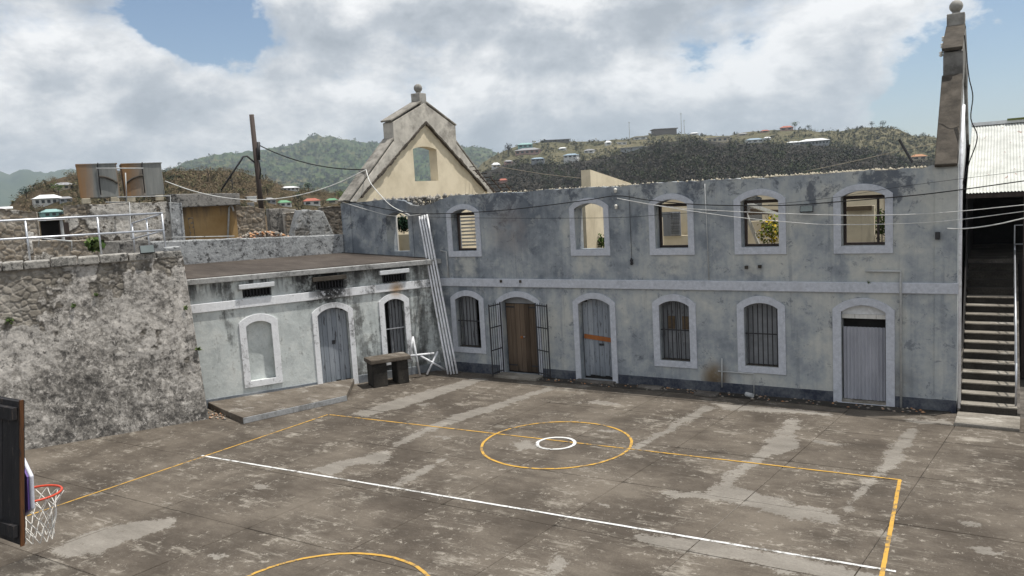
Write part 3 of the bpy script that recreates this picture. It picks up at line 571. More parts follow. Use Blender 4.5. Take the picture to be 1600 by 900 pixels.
HOUSES = ((77, 320, 34, 14, 'near', 'w_white', 'r_white', 'white two storey villa with pale roof left of the water tanks', 5), (85, 339, 24, 11, 'near', 'w_teal', 'r_teal', 'teal bungalow just below the white villa', 3), (103, 316, 15, 8, 'near', 'w_grey', 'r_grey', 'small grey house right beside the white villa', 2),
          (104, 296, 22, 10, 'near', 'w_cream', 'r_grey', 'cream ruin like house on top of the brown hillock', 3), (12, 332, 36, 8, 'near', 'w_white', 'r_white', 'white roof peeping over the ruined wall at the left edge', 0),
          (488, 321, 24, 11, 'near', 'w_white', 'r_red', 'white cottage with bright red roof left of the gable', 2), (447, 323, 17, 10, 'near', 'w_white', 'r_green', 'pale cottage with green roof left of the red roofed one', 2), (519, 318, 17, 8, 'near', 'w_cream', 'r_green', 'cottage with green roof nearest the gable', 1),
          (394, 314, 14, 7, 'near', 'w_white', 'r_white', 'low white shed just left of the leaning pole', 0), (392, 322, 10, 5, 'near', 'w_grey', 'r_white', 'smaller white roofed shed below the low white shed', 0), (424, 318, 14, 9, 'near', 'w_grey', 'r_grey', 'grey cottage right of the leaning pole', 2), (455, 298, 24, 7, 'near', 'w_white', 'r_white', 'long white building on the slope above the green roof', 4),
          (821, 231, 22, 8, 'top', 'w_teal', 'r_teal', 'turquoise house at the left end of the hilltop', 3), (824, 241, 38, 10, 'top', 'w_pink', 'r_grey', 'brownish pink block below the turquoise house', 5), (776, 263, 12, 9, 'dark', 'w_white', 'r_white', 'white house low on the left flank of the hill', 2), (795, 256, 12, 6, 'dark', 'w_pink', 'r_grey', 'pinkish house beside the low white house', 1),
          (840, 252, 20, 6, 'dark', 'w_grey', 'r_blue', 'blue roofed bungalow above the broken cream wall', 3), (891, 247, 21, 7, 'dark', 'w_white', 'r_blue', 'white bungalow with blue roof right of its twin', 3), (879, 235, 12, 5, 'top', 'w_white', 'r_white', 'white house under the dark wooded crest', 1), (787, 286, 14, 7, 'dark', 'w_pink', 'r_red', 'red roofed hut just right of the gable', 0),
          (920, 239, 15, 6, 'top', 'w_white', 'r_grey', 'white and grey house at the top of the dark scrub', 2), (951, 227, 9, 7, 'top', 'w_white', 'r_white', 'tall narrow white house on the hilltop', 1), (988, 237, 36, 7, 'top', 'w_grey', 'r_grey', 'long grey shed roof where scrub meets the houses', 0), (972, 226, 14, 4, 'top', 'w_white', 'r_white', 'low white house above the long grey shed', 2),
          (1040, 210, 34, 9, 'top', 'w_stone', 'w_stone', 'dark stone fort crowning the hill beside the masts', 0), (1053, 228, 15, 4, 'top', 'w_grey', 'r_white', 'pale roofed house below the stone fort', 1), (1085, 211, 12, 4, 'top', 'w_white', 'r_white', 'white house right of the masts', 1), (1121, 222, 30, 7, 'top', 'w_cream', 'r_grey', 'long tan building right of the stone fort', 4),
          (1180, 223, 24, 7, 'top', 'w_white', 'r_blue', 'grey blue roofed hall on the edge of the scrub', 3), (1199, 219, 10, 5, 'top', 'w_white', 'r_white', 'white house above the grey blue hall', 1), (1271, 227, 42, 10, 'top', 'w_grey', 'r_white', 'big white roofed hall with arcade on the ridge', 9), (1240, 226, 18, 5, 'top', 'w_grey', 'r_white', 'low annex left of the big white hall', 2),
          (1229, 204, 18, 7, 'top', 'w_pink', 'r_red', 'pinkish villa on the skyline', 2), (1196, 207, 11, 4, 'top', 'w_pink', 'r_red', 'small red roofed house on the skyline', 1), (1437, 250, 18, 8, 'dark', 'w_cream', 'r_orange', 'orange roofed cottage left of the tall gable coping', 2), (870, 222, 40, 4, 'top', 'w_stone', 'r_grey', 'long dark barracks on the wooded crest', 6), (1000, 218, 20, 4, 'top', 'w_white', 'r_grey', 'grey roofed house left of the fort', 2), (1160, 212, 14, 4, 'top', 'w_cream', 'r_grey', 'cream skyline house left of the red roof', 1))
for a in HOUSES:
    house(*a, name='stone_fort' if 'fort crowning' in a[7] else 'hillside_house', cat='fort' if 'fort crowning' in a[7] else 'house', flat=('fort' in a[7] or 'barracks' in a[7] or 'shed' in a[7]), rot=rnd.uniform(-.3, .3))
HS = [a[:4] for a in HOUSES]
scrub('scrub', 'dark', 'dark leafless scrub covering the ridge behind the roofless building', 'scrub_dark', 4600, .75, 2.8, 1, (735, 1520, 214, 312), 24)
scrub('scrub', 'dark', 'green tree crowns dotted through the dark scrub of the ridge', 'scrub_ridge', 420, .8, 4.0, 11, (735, 1520, 214, 300), 60, .7)
scrub('scrub', 'top', 'olive scrub between the houses along the hilltop', 'scrub_olive', 2200, 1.4, 3.2, 2, (735, 1520, 196, 262), 14)
scrub('scrub', 'mtn', 'green woodland on the peaked mountain left of the gable', 'scrub_mountain', 2200, 5.5, 9.0, 3, (200, 790, 208, 310), 14)
scrub('scrub', 'near', 'brown dry scrub on the hillock behind the tanks', 'scrub_brown', 1900, .17, 1.1, 4, (10, 560, 262, 338), 64)
scrub('scrub', 'near', 'green bushes dotted over the hillock behind the ruins', 'scrub_olive', 320, .32, 1.3, 5, (10, 560, 270, 338), 60)

for px, y0, y1, lb in ((984, 190, 217, 'lone lattice mast on the hilltop left of the fort'), (1065, 176, 209, 'tallest of the masts right of the stone fort'), (1069.5, 187, 209, 'shorter mast right beside the tallest mast')):
    p = hit(px, y1+4, 'top'); p = dep(px, y1, 1140) if p is None else p; d = math.hypot(p[0]-CAM[0], p[1]-CAM[1]); q = dep(px, y0, d); q = np.array([p[0], p[1], q[2]])
    o = thing('radio_mast', p, lb, 'mast', 'masts on the hilltop'); MB().tube([p-np.array([0, 0, 3]), q], [.55, .3], 6).build('mast_tube', 'pipe_grey', o); MB().beam(q-np.array([1.4, 0, 1.5]), q-np.array([-1.4, 0, 1.5]), .4, .5).build('antenna', 'pipe_grey', o)
def tree(px, py, hpx, key, label, mat='leaf_green', wide=.5, n=260, bare=False, dist=None):
    p = hit(px, py, key); p = dep(px, py, dist or {'near': 245, 'top': 1140, 'dark': 690}[key]) if p is None else p
    d = math.hypot(p[0]-CAM[0], p[1]-CAM[1]); h = hpx*d/FPX; o = thing('tree', p, label, 'tree', 'trees on the hills')
    t = MB().tube([p-np.array([0, 0, 1]), p+np.array([.02*h, 0, .5*h]), p+np.array([0, .02*h, .85*h])], [h*.04, h*.028, h*.01], 6)
    for k in range(5):
        a = k*1.3; t.tube([p+np.array([0, 0, h*(.4+.07*k)]), p+np.array([math.cos(a)*h*wide*.6, math.sin(a)*h*wide*.6, h*(.62+.06*k)])], [h*.018, h*.006], 5)
    t.build('trunk', 'wood_pole', o); V, F = foliage(p+np.array([0, 0, h*.7]), (h*wide, h*wide, h*.36), n if not bare else n//3, h*.07, int(px)); raw('crown', V, F, mat, o)
tree(795, 244, 19, 'top', 'feathery tree standing on the left shoulder of the hill', 'scrub_dark', .36); tree(1242, 202, 11, 'top', 'round tree right of the skyline villa'); tree(1263, 204, 8, 'top', 'small tree on the skyline above the white hall', 'leaf_dark'); tree(1362, 200, 9, 'top', 'left tree of the pair on the highest knoll', 'leaf_dark'); tree(1379, 200, 10, 'top', 'right tree of the pair on the highest knoll', 'leaf_dark')
tree(42, 312, 17, 'near', 'palm like dark tree on the left slope below the mountains', 'leaf_dark', .55); tree(92, 306, 17, 'near', 'rounded green tree above the white villa', 'leaf_green', .6); tree(269, 287, 13, 'near', 'green tree just right of the water tanks', 'leaf_dark', .6); tree(326, 284, 22, 'near', 'bare brown tree standing tall on the hillock', 'scrub_brown', .4, 200, True); tree(364, 300, 24, 'near', 'dark bare tree left of the leaning pole', 'scrub_dark', .4, 220, True)
tree(466, 318, 16, 'near', 'dark tree between green and red roofs', 'leaf_dark', .5); tree(482, 300, 14, 'near', 'conical dark tree above the red roof', 'leaf_dark', .4); tree(538, 318, 20, 'near', 'leafy tree touching the gable foot', 'leaf_green', .5); tree(418, 305, 16, 'near', 'olive tree just right of the leaning pole', 'scrub_olive', .6)

# ================================================================== courtyard
PATCHES = []
def patch(pts, seed=0, jit=.06, world=False, soft=.16):
    P2 = np.array([np.array(p, float)[:2] if world else G(*p)[:2] for p in pts]); PATCHES.append((P2, soft))
patch([(1100, 632), (1118, 637), (1060, 668), (1005, 697), (988, 706), (980, 703), (1035, 672)], seed=1); patch([(1236, 652), (1254, 656), (1242, 682), (1252, 694), (1240, 706), (1198, 712), (1185, 722), (1152, 748), (1150, 762), (1190, 770), (1232, 782), (1242, 788), (1300, 796), (1312, 808), (1306, 816), (1240, 812), (1200, 800), (1130, 782), (1045, 778), (1035, 766), (1105, 768), (1135, 740), (1180, 708)], seed=2)
patch([(1425, 668), (1436, 674), (1412, 706), (1410, 720), (1380, 744), (1352, 766), (1330, 796), (1318, 806), (1322, 790), (1352, 752), (1380, 722), (1385, 702)], seed=3, jit=.10); patch([(1000, 833), (1060, 838), (1120, 846), (1180, 858), (1290, 878), (1380, 898), (1350, 912), (1250, 900), (1130, 872), (1040, 856), (985, 842)], seed=4)
patch([(742, 590), (762, 592), (705, 612), (640, 634), (575, 650), (540, 648), (575, 638), (650, 614)], seed=5, jit=.03); patch([(858, 604), (866, 607), (760, 645), (690, 668), (622, 696), (612, 692), (700, 652)], seed=6, jit=.04); patch([(480, 735), (520, 722), (560, 714), (612, 700), (606, 722), (545, 728), (520, 742)], seed=7, jit=.12)
patch([(610, 758), (640, 740), (690, 716), (702, 716), (660, 742), (622, 760)], seed=8, jit=.05); patch([(80, 862), (110, 842), (170, 822), (230, 812), (285, 808), (262, 828), (200, 846), (150, 866), (105, 872)], seed=9, jit=.16); patch([(860, 880), (872, 862), (884, 884), (870, 905), (845, 905)], seed=10, jit=.06); patch([(800, 690), (832, 688), (838, 700), (808, 704)], seed=11, jit=.08)
patch([(1108, 628), (1180, 634), (1260, 641), (1300, 645), (1298, 649), (1200, 644), (1130, 640)], seed=12, jit=.03); patch([(1405, 655), (1480, 655), (1490, 663), (1440, 662)], seed=13, jit=.03)  # first patch paints the sunlit band along the facade's shadow edge
for k in range(22):
    x, y = rnd.uniform(-4, 12.5), rnd.uniform(-13, -1.3); r = rnd.uniform(.06, .28); n = 9
    patch([(x+r*1.7*math.cos(2*math.pi*i/n)*rnd.uniform(.5, 1.2), y+r*.7*math.sin(2*math.pi*i/n)*rnd.uniform(.5, 1.2)) for i in range(n)], world=True, seed=20+k, soft=.12)
def cement_and_sunlit(Q):
    # 0 outside, 1 well inside a cement repair or the painted sunlit band
    best = np.zeros(len(Q))
    for P2, soft in PATCHES:
        ins = np.zeros(len(Q), bool); dist = np.full(len(Q), 9.)
        for a, b in zip(P2, np.roll(P2, -1, 0)):
            cr = ((a[1] > Q[:, 1]) != (b[1] > Q[:, 1])); xi = (b[0]-a[0])*(Q[:, 1]-a[1])/((b[1]-a[1]) or 1e-9)+a[0]; ins ^= cr & (Q[:, 0] < xi)
            ab = b-a; t = np.clip(((Q-a)@ab)/(ab@ab+1e-12), 0, 1); dist = np.minimum(dist, np.linalg.norm(Q-(a+t[:, None]*ab), axis=1))
        best = np.maximum(best, np.clip(.5+np.where(ins, dist, -dist)/(2*soft), 0, 1))
    return best
court = thing('courtyard_floor', (3.5, -9, 0), None, None); court['kind'] = 'structure'
MB().box((-16, -34, -.3), (26, 6, -.035)).build('bed', 'old_concrete', court)
XI = [-15.2+2.335*i for i in range(0, 16)]; YI = [-30.35+2.32*j for j in range(0, 14)]
def gx(i, y): return XI[i]+.085*(y+5)+2.99
def gy(j, x): return YI[j]+.012*(x-3)
for i in range(len(XI)-1):
    for j in range(len(YI)-1):
        ym = (YI[j]+YI[j+1])/2
        if ym < -24 or gx(i, ym) > 17: continue
        c = []
        for a, b in ((i, j), (i+1, j), (i+1, j+1), (i, j+1)):
            y = YI[b]; x = gx(a, y); y = gy(b, x); c.append((x, y))
        g = .011; dz = rnd.uniform(-.005, 0)
        q = [(c[0][0]+g, c[0][1]+g), (c[1][0]-g, c[1][1]+g), (c[2][0]-g, c[2][1]-g), (c[3][0]+g, c[3][1]-g)]
        if all((p[1] > .3) for p in q): continue
        n = 26 if ym > -15 and gx(i, ym) < 14 else 1; u, v = [t.ravel() for t in np.meshgrid(np.linspace(0, 1, n+1), np.linspace(0, 1, n+1))]; qq = np.array(q)
        Q = qq[0]*((1-u)*(1-v))[:, None]+qq[1]*(u*(1-v))[:, None]+qq[2]*(u*v)[:, None]+qq[3]*((1-u)*v)[:, None]
        zt_ = [dz+rnd.uniform(-.002, 0) for _ in range(4)]; Z = zt_[0]*(1-u)*(1-v)+zt_[1]*u*(1-v)+zt_[2]*u*v+zt_[3]*(1-u)*v
        V = np.concatenate([np.column_stack([Q, Z]), np.column_stack([qq, np.full(4, -.034)])]); idx = np.arange((n+1)**2).reshape(n+1, n+1); b0 = (n+1)**2; cn = [idx[0, 0], idx[0, -1], idx[-1, -1], idx[-1, 0]]
        F = np.concatenate([np.stack([idx[:-1, :-1], idx[:-1, 1:], idx[1:, 1:], idx[1:, :-1]], -1).reshape(-1, 4), np.array([(b0+e, b0+(e+1) % 4, cn[(e+1) % 4], cn[e]) for e in range(4)])])
        raw('slab', V, F, 'court_concrete', court, False, {'inner': np.concatenate([cement_and_sunlit(Q) if n > 1 else np.zeros(len(Q)), np.zeros(4)])})
def line(p, q, w, mat, z=.004, n=60, name='painted_line'):
    p, q = np.array(p[:2]), np.array(q[:2]); d = (q-p)/np.linalg.norm(q-p); nn = np.array([-d[1], d[0]]); vs = []; fs = []
    for i in range(n+1):
        c = p+(q-p)*i/n; a = w/2*(1+.25*(rnd.random()-.5)); b = w/2*(1+.25*(rnd.random()-.5)); vs += [(*(c+nn*a), z), (*(c-nn*b), z)]
        if i: fs.append((2*i-2, 2*i-1, 2*i+1, 2*i))
    return MB().add(vs, fs).build(name, mat, court)
def ring(c, r, w, mat, z=.004, n=96, a0=0, a1=2*math.pi, name='painted_circle'):
    vs = []; fs = []
    for i in range(n+1):
        a = a0+(a1-a0)*i/n; e = .012*(rnd.random()-.5); vs += [(c[0]+(r-w/2+e)*math.cos(a), c[1]+(r-w/2+e)*math.sin(a), z), (c[0]+(r+w/2+e)*math.cos(a), c[1]+(r+w/2+e)*math.sin(a), z)]
        if i: fs.append((2*i-2, 2*i-1, 2*i+1, 2*i))
    return MB().add(vs, fs).build(name, mat, court)
sl = G(45, 805)-G(510, 648); sl /= np.linalg.norm(sl)
line(G(512, 648), G(510, 648)+sl*11, .048, 'paint_yellow'); line(G(515, 648), G(1408, 750), .046, 'paint_yellow', .0045); line(G(1406, 750), G(1402, 905)-np.array([0, 3, 0]), .062, 'paint_yellow'); line(G(315, 712), G(1400, 893), .058, 'paint_white', .0036)
cc = (3.937, -5.52); ring(cc, 1.668, .06, 'paint_yellow', .0052); ring(cc, .424, .075, 'paint_white', .0058, 48)
ring((4.42, -13.25), 1.668, .06, 'paint_yellow')

# ================================================================== main roofless building
MAINB = thing('roofless_building', (2, 4, 0), 'long two storey roofless blue grey building with arched windows', 'building')
XL, XR, YB = -7.42, 11.41, 8.85
f3 = lambda u, v, d: (u, d, v)
UP = [(-4.93, 1.30, .95, 0), (-2.23, 1.28, .93, 1), (2.19, 1.25, .93, 2), (4.65, 1.27, .93, 3), (7.01, 1.30, .95, 4), (9.436, 1.31, .97, 5)]
LOWW = [(-2.28, 1.29, .93, 0), (4.643, 1.24, .86, 1), (6.988, 1.23, .86, 2)]
DOORS = [(-.37, 1.54, 1.22, 0), (2.215, 1.36, 1.02, 1), (9.43, 1.39, 1.0, 2)]
top = [(XR, 5.66), (10.9, 5.68)]
x = 10.7
while x > -2.6:
    top.append((x, 5.63+.05*(vnoise(np.array([[x*2.2, 0, 0]]))[0]-.5)+.035*(rnd.random()-.5))); x -= rnd.uniform(.1, .22)
top += [(-2.65, 5.62), (-2.9, 5.57), (-3.15, 5.50), (-3.4, 5.42), (-3.7, 5.37), (-4.0, 5.36), (-4.3, 5.40), (-4.45, 5.48), (-4.6, 5.55), (-5.0, 5.60), (-5.6, 5.62), (-6.2, 5.60), (-6.96, 5.58), (XL, 5.60)]
holes = [arch(c, w+.008, 3.866, 5.184, .14)[::-1] for c, o, w, k in UP]+[arch(c, w+.008, .766, 2.444, .15)[::-1] for c, o, w, k in LOWW]+[arch(c, w+.008, .03, 2.444, .17)[::-1] for c, o, w, k in DOORS]
MB().prism([(XL, -.25), (XR, -.25)]+top, holes, f3, 0, .5).build('front_wall', 'plaster_main', MAINB)
MB().box((-3.30, -.055, 2.75), (XR+.03, .01, 3.0)).build('string_course', 'trim_lavender', MAINB, bevel=.012)
for a, b in ((XL, -7.0), (10.96, XR)): MB().box((a-.004, -.022, 3.003 if a > 0 else 3.7), (b+.004, .01, 5.58)).build('pilaster', 'plaster_main', MAINB)
MB().box((10.96, -.022, .28), (XR+.004, .01, 2.747)).build('pilaster', 'plaster_main', MAINB)
pl = [(-3.2, -1.145), (.405, 1.53), (2.90, 8.73), (10.13, XR+.006)]
for a, b in pl: MB().box((a, -.026, -.2), (b, .01, .27)).build('plinth', 'plinth_blue', MAINB, bevel=.008)
def surround(name, c, o, w, z0o, z1o, z0, z1, mat, parent, fn, sill=True, ro=.25, ri=.14, proud=-.035):
    outer = arch(c, o, z0o, z1o, ro, 14); inner = arch(c, w, z0, z1, ri, 10)
    return MB().prism(outer, [inner[::-1]], fn, proud, .006).build(name, mat, parent, bevel=.006)
for c, o, w, k in UP:
    wnd = surround('window', c, o, w, 3.69, 5.34, 3.87, 5.18, 'plaster_main' if k == 0 else 'trim_lavender', MAINB, f3)
    if k in (1, 3, 4, 5):
        MB().box((c-w/2+.002, .3, 4.98), (c+w/2-.002, .38, 5.06)).build('transom', 'wood_pole', wnd); MB().box((c-w/2+.002, .3, 3.868), (c+w/2-.002, .38, 3.93)).build('bottom_rail', 'wood_pole', wnd); MB().box((c-w/2+.002, .302, 3.932), (c-w/2+.06, .378, 4.978)).build('stile', 'wood_pole', wnd)
    if k == 5: MB().box((c+w/2-.22, .302, 3.932), (c+w/2-.17, .37, 4.978)).build('stile', 'wood_pole', wnd)
    if k == 1:
        a_, b_ = float(W(711, 360, 1.1)[0]), float(W(752, 360, 1.1)[0])
        for j in range(12): MB().beam((a_+rnd.uniform(0, .05), 1.1, 3.62+.115*j), (b_, 1.1, 3.63+.115*j+rnd.uniform(-.012, .012)), .012, .062, (0, -.6, .8)).build('louvre_slat', 'wood_white', wnd)
        MB().box((a_-.07, 1.08, 3.3), (a_, 1.14, 5.0)).build('stile', 'wood_white', wnd)
for c, o, w, k in LOWW:
    wnd = surround('window', c, o, w, .60, 2.62, .77, 2.44, 'trim_lavender', MAINB, f3)
    nb = 7
    for j in range(nb):
        x = c-w/2+w*(j+.6)/nb; MB().tube([(x, .10, .765), (x, .10, 2.40-.12*abs(2*j/(nb-1)-1)**2)], .014, 6).build('bar', 'iron', wnd)
    MB().beam((c-w/2, .085, 1.62), (c+w/2, .085, 1.62), .012, .03).build('cross_bar', 'iron', wnd)
    if k == 0: MB().box((c-w/2+.05, .27, .77), (c+.12, .30, 2.43)).build('shutter', 'wood_shutter', wnd)
    if k == 1:
        MB().box((c-w/2, .27, .77), (c-.01, .30, 2.40)).build('shutter', 'wood_shutter', wnd); MB().box((c+.01, .27, .77), (c+w/2, .30, 2.40)).build('shutter', 'wood_shutter', wnd)
        for a in (-.30, .13):
            MB().box((c+a, .24, 1.62), (c+a+.22, .266, 1.98)).build('board', 'brown_board', wnd)
            MB().box((c+a, .25, 1.25), (c+a+.22, .266, 1.55)).build('board', 'grey_board', wnd)
    if k == 2: MB().box((c-w/2, .25, .77), (c+w/2, .28, 2.43)).build('blind_panel', 'grey_board', wnd)
    MB().box((c-w/2+.002, .09, .768), (c+w/2-.002, .48, .79)).build('sill_board', 'coping', wnd)
# doors
for c, o, w, k in DOORS:
    surround('door_surround', c, o, w, -.1, 2.62, .03, 2.44, 'trim_lavender', MAINB, f3, ro=.28, ri=.17)
def planks(parent, fn, c, w, z0, z1, n, mat, d0, d1, gap=.008, archr=0.0, cut=0):
    pw = w/n
    for j in range(n):
        u0, u1 = c-w/2+pw*j+gap/2, c-w/2+pw*(j+1)-gap/2; t = abs((2*j+1)/n-1); zt = z1-archr*t*t+(rnd.uniform(-.004, .004)); zb = z0+rnd.uniform(0, .03)+(rnd.uniform(0, cut))
        b = d0+rnd.uniform(-.003, .003); MB().prism([(u0, zb), (u1, zb), (u1, zt), (u0, zt)], [], fn, b, d1).build('plank', mat, parent, bevel=.004)
c, o, w, k = DOORS[0]
d = MB().box((c-w/2+.002, .235, .03), (c+w/2-.002, .26, 2.42)).build('door', 'dark_interior', MAINB)
planks(d, f3, c, w-.06, .06, 2.20, 7, 'wood_brown', .19, .234); MB().prism(arch(c, w-.012, 2.215, 2.43, .15), [], f3, .205, .234).build('fanlight_panel', 'grey_board', d)
for s in (-1, 1):
    for z in (2.08, .25): MB().box((min(c+s*.56, c+s*.26), .178, z), (max(c+s*.56, c+s*.26), .187, z+.04)).build('hinge_strap', 'iron', d)
MB().lathe((c+.05, .17, 1.18), ((.02, -.02), (.03, 0), (.02, .02)), 8).build('padlock', 'galvanised', d); MB().box((c-.09, .175, 1.12), (c-.01, .186, 1.2)).build('hasp', 'wood_orange', d)
MB().box((c-.72, -.52, -.03), (c+.80, -.04, .075)).build('threshold', 'step_concrete', MAINB, bevel=.02)
def gate(hx, sgn, nm):
    # leaf hinged at the jamb, swung out towards the court
    ang = R(86) if sgn < 0 else R(22); dv = np.array([sgn*math.cos(ang), -math.sin(ang), 0]); h0 = np.array([hx, -.05, 0]); wd = .56
    g = MB()
    for z in (.14, .85, 1.55, 2.22): g.beam(h0+np.array([0, 0, z]), h0+dv*wd+np.array([0, 0, z]), .012, .032)
    for q in (0, 1): g.beam(h0+dv*wd*q+np.array([0, 0, .05]), h0+dv*wd*q+np.array([0, 0, 2.28]), .03, .03)
    o = g.build('gate_leaf', 'iron', MAINB)
    for j in range(1, 5):
        p = h0+dv*wd*j/5; r = .016 if j in (0, 5) else .010; MB().tube([p+np.array([0, 0, .05]), p+np.array([0, 0, 2.30-.02*abs(j-2.5)])], r, 6).build('bar', 'iron', o)
gate(-1.0, -1, 0); gate(.27, 1, 0)
c, o, w, k = DOORS[1]
d = MB().box((c-w/2+.002, .25, .03), (c+w/2-.002, .27, 2.42)).build('door', 'dark_interior', MAINB)
planks(d, f3, c, w-.04, .08, 2.42, 6, 'wood_grey', .21, .249, archr=.16, cut=.05); MB().beam((c-.46, .195, 1.30), (c+.47, .195, 1.21), .03, .13).build('nailed_board', 'wood_orange', d, bevel=.006); MB().box((c+.02, .19, 1.04), (c+.17, .209, 1.1)).build('bolt', 'iron', d)
MB().box((c-.6, -.28, -.03), (c+.62, -.04, .07)).build('threshold', 'old_concrete', MAINB, bevel=.02)
c, o, w, k = DOORS[2]
d = MB().box((c-w/2+.002, .34, .03), (c+w/2-.002, .36, 2.42)).build('door', 'dark_interior', MAINB)
sh = MB(); corrugated(sh, (c-w/2+.02, .12, .09), (1, 0, 0), (0, 0, 1), w-.05, 1.80, .085, .02, 8, (0, -1, 0)); sh.build('corrugated_sheet', 'corrugated_grey', d, True)
MB().box((c-w/2, .10, 2.10), (c+w/2, .16, 2.20)).build('lintel_or_shade_strip', 'wood_white', d); MB().prism(arch(c, w-.01, 2.205, 2.43, .15), [], f3, .11, .14).build('fanlight_panel', 'trim_white', d); MB().box((c-w/2+.002, -.03, -.02), (c+w/2-.002, .3, .075)).build('threshold', 'step_concrete', MAINB)
# gables
def gable(x0, x1, body_mat, head_mat, win):
    g3 = lambda u, v, dd: (dd, u, v); ym = 4.43
    body = [(.502, -.2), (YB-.502, -.2), (YB-.502, 5.55), (YB-.30, 5.62), (ym, 8.50), (.30, 5.62), (.502, 5.55)]
    hl = [arch(4.36, 1.46, 6.26, 7.58, .10)[::-1]] if win else []
    MB().prism(body, hl, g3, x0+.03, x1-.04).build('gable', body_mat, MAINB)
    head = [(YB+.02, 5.62), (6.36, 7.74), (6.36, 8.42), (ym, 9.22), (2.50, 8.42), (2.50, 7.74), (-.02, 5.62), (.296, 5.625)]
    n = 16
    for i in range(n+1):
        t = i/n; y = .30+(ym-.30)*t; head.append((y, 5.64+(8.52-5.64)*t+.045*rnd.uniform(-1, 1)))
    for i in range(1, n+1):
        t = i/n; y = ym+(YB-.30-ym)*t; head.append((y, 8.52-(8.52-5.64)*t+.045*rnd.uniform(-1, 1)))
    hp = MB().prism(head[::-1], [], g3, x0, x1+.03).build('gable_head', head_mat, MAINB)
    if win:
        for sg in (-1, 1):
            t0 = 0.0
            while t0 < 1:
                t1 = min(1, t0+rnd.uniform(.03, .07)); ya, yb = ym+sg*3.9*t0, ym+sg*3.9*t1; zr = lambda y: 8.50-abs(y-ym)*.697
                MB().beam((x1+.02, ya, zr(ya)+rnd.uniform(-.02, .02)), (x1+.02, yb, zr(yb)+rnd.uniform(-.02, .02)), rnd.uniform(.08, .16), rnd.uniform(.06, .11)).build('roof_scar_stone', 'coping', hp); t0 = t1
    xm, wx = (x0+x1)/2, x1-x0+.05
    for p, q in (((-.12, 5.60), (2.50, 7.80)), ((YB+.12, 5.60), (6.36, 7.80)), ((2.40, 8.43), (ym-.14, 9.24)), ((6.46, 8.43), (ym+.14, 9.24))):
        MB().beam((xm, p[0], p[1]+.05), (xm, q[0], q[1]+.05), wx, .07 if win else .09).build('coping_slab', 'coping_grey' if win else 'coping', hp, bevel=.02)
    MB().box((xm-.21, ym-.21, 9.15), (xm+.21, ym+.21, 9.62)).build('finial_post', 'stone_grey', hp, bevel=.02); MB().lathe((xm, ym, 9.62), [(.09, 0), (.10, .05)]+[(.165*math.sin(math.pi*i/10), .20-.165*math.cos(math.pi*i/10)) for i in range(1, 10)], 16).build('ball_finial', 'stone_grey', hp, True)
    return hp
gable(XL, -6.97, 'cream_plaster', 'gable_stone', True); gr = gable(10.98, XR-.03, 'trim_white', 'pillar_stone', False)
# rear wall, upper floor, cross wall and what is left inside
MB().prism([(XL, -.25), (10.9, -.25), (10.9, 5.35), (6.0, 5.42), (3.2, 5.1), (1.5, 5.4), (-2.2, 5.3), (-5, 5.5), (XL, 5.55)], [arch(c, .95, 3.9, 5.05, .12)[::-1] for c in (-8.4+2.6, -1.4, 4.3, 9.2)], f3, YB-.5, YB).build('rear_wall', 'cream_plaster', MAINB)
MB().box((-6.99, .503, 2.86), (10.97, YB-.503, 3.02)).build('upper_floor', 'floor_inside', MAINB)
p0, p1, p2 = X(922, 265, .25), X(985, 286, .25), X(922, 290, .25)
y0, y1 = float(p0[1]), float(p1[1])
MB().prism([(y0, 3.02), (YB-.51, 3.02), (YB-.51, 5.3), (max(y1, y0+.5), float(p1[2])), (y0, float(p0[2]))], [], lambda u, v, dd: (dd, u, v), -.1, .25).build('cross_wall', 'cream_plaster', MAINB)
def inside(name, mat, a, b): return MB().box(a, b).build(name, mat, MAINB)
def seen(name, mat, px0, px1, py0, py1, y, th=.15, zb=None):
    a, b = W(px0, (py0+py1)/2, y), W(px1, (py0+py1)/2, y); return inside(name, mat, (float(a[0]), y, float(W(px0, py1, y)[2]) if zb is None else zb), (float(b[0]), y+th, float(W((px0+px1)/2, py0, y)[2])))
seen('partition', 'cream_plaster', 616, 652, 366, 395, 1.1, .12, 3.021); seen('door_post', 'wood_white', 612, 619, 325, 395, .9, .1, 3.021)
seen('partition', 'cream_plaster', 906, 916, 318, 395, 1.0, 1.6, 3.021); seen('partition', 'cream_plaster', 927, 960, 318, 395, 4.0, .15, 3.021); seen('partition', 'cream_plaster', 1024, 1034, 340, 395, 1.6, .12, 3.021)
sh = seen('louvred_shutter', 'wood_shutter', 1035, 1063, 331, 369, 2.6, .05)
a_, b_ = W(1048, 350, 2.58), W(1062, 350, 2.58); z0_, z1_ = float(W(1050, 368, 2.58)[2]), float(W(1050, 332, 2.58)[2])
for j in range(14): zq = z0_+(z1_-z0_)*(j+.5)/14; MB().beam((float(a_[0]), 2.575, zq), (float(b_[0]), 2.575, zq), .012, .05, (0, -.5, .8)).build('slat', 'wood_shutter', sh)
seen('partition', 'cream_plaster', 1034, 1090, 368, 395, 2.7, .15, 3.021); seen('partition', 'cream_plaster', 1066, 1092, 326, 395, 3.0, .15, 3.021)
seen('partition', 'cream_plaster', 1318, 1366, 322, 396, 2.6, .15, 3.021); seen('lintel_or_shade_strip', 'brown_board', 1322, 1362, 322, 330, 2.5, .09); seen('partition', 'cream_plaster', 1164, 1232, 345, 396, 5.6, .2, 3.021); seen('partition', 'wood_brown', 1164, 1232, 330, 336, 5.4, .1)  # brown strip at the partition top paints in the lintel's shadow
def stick(name, mat, p, q, w, h): return MB().beam(p, q, w, h).build(name, mat, MAINB)
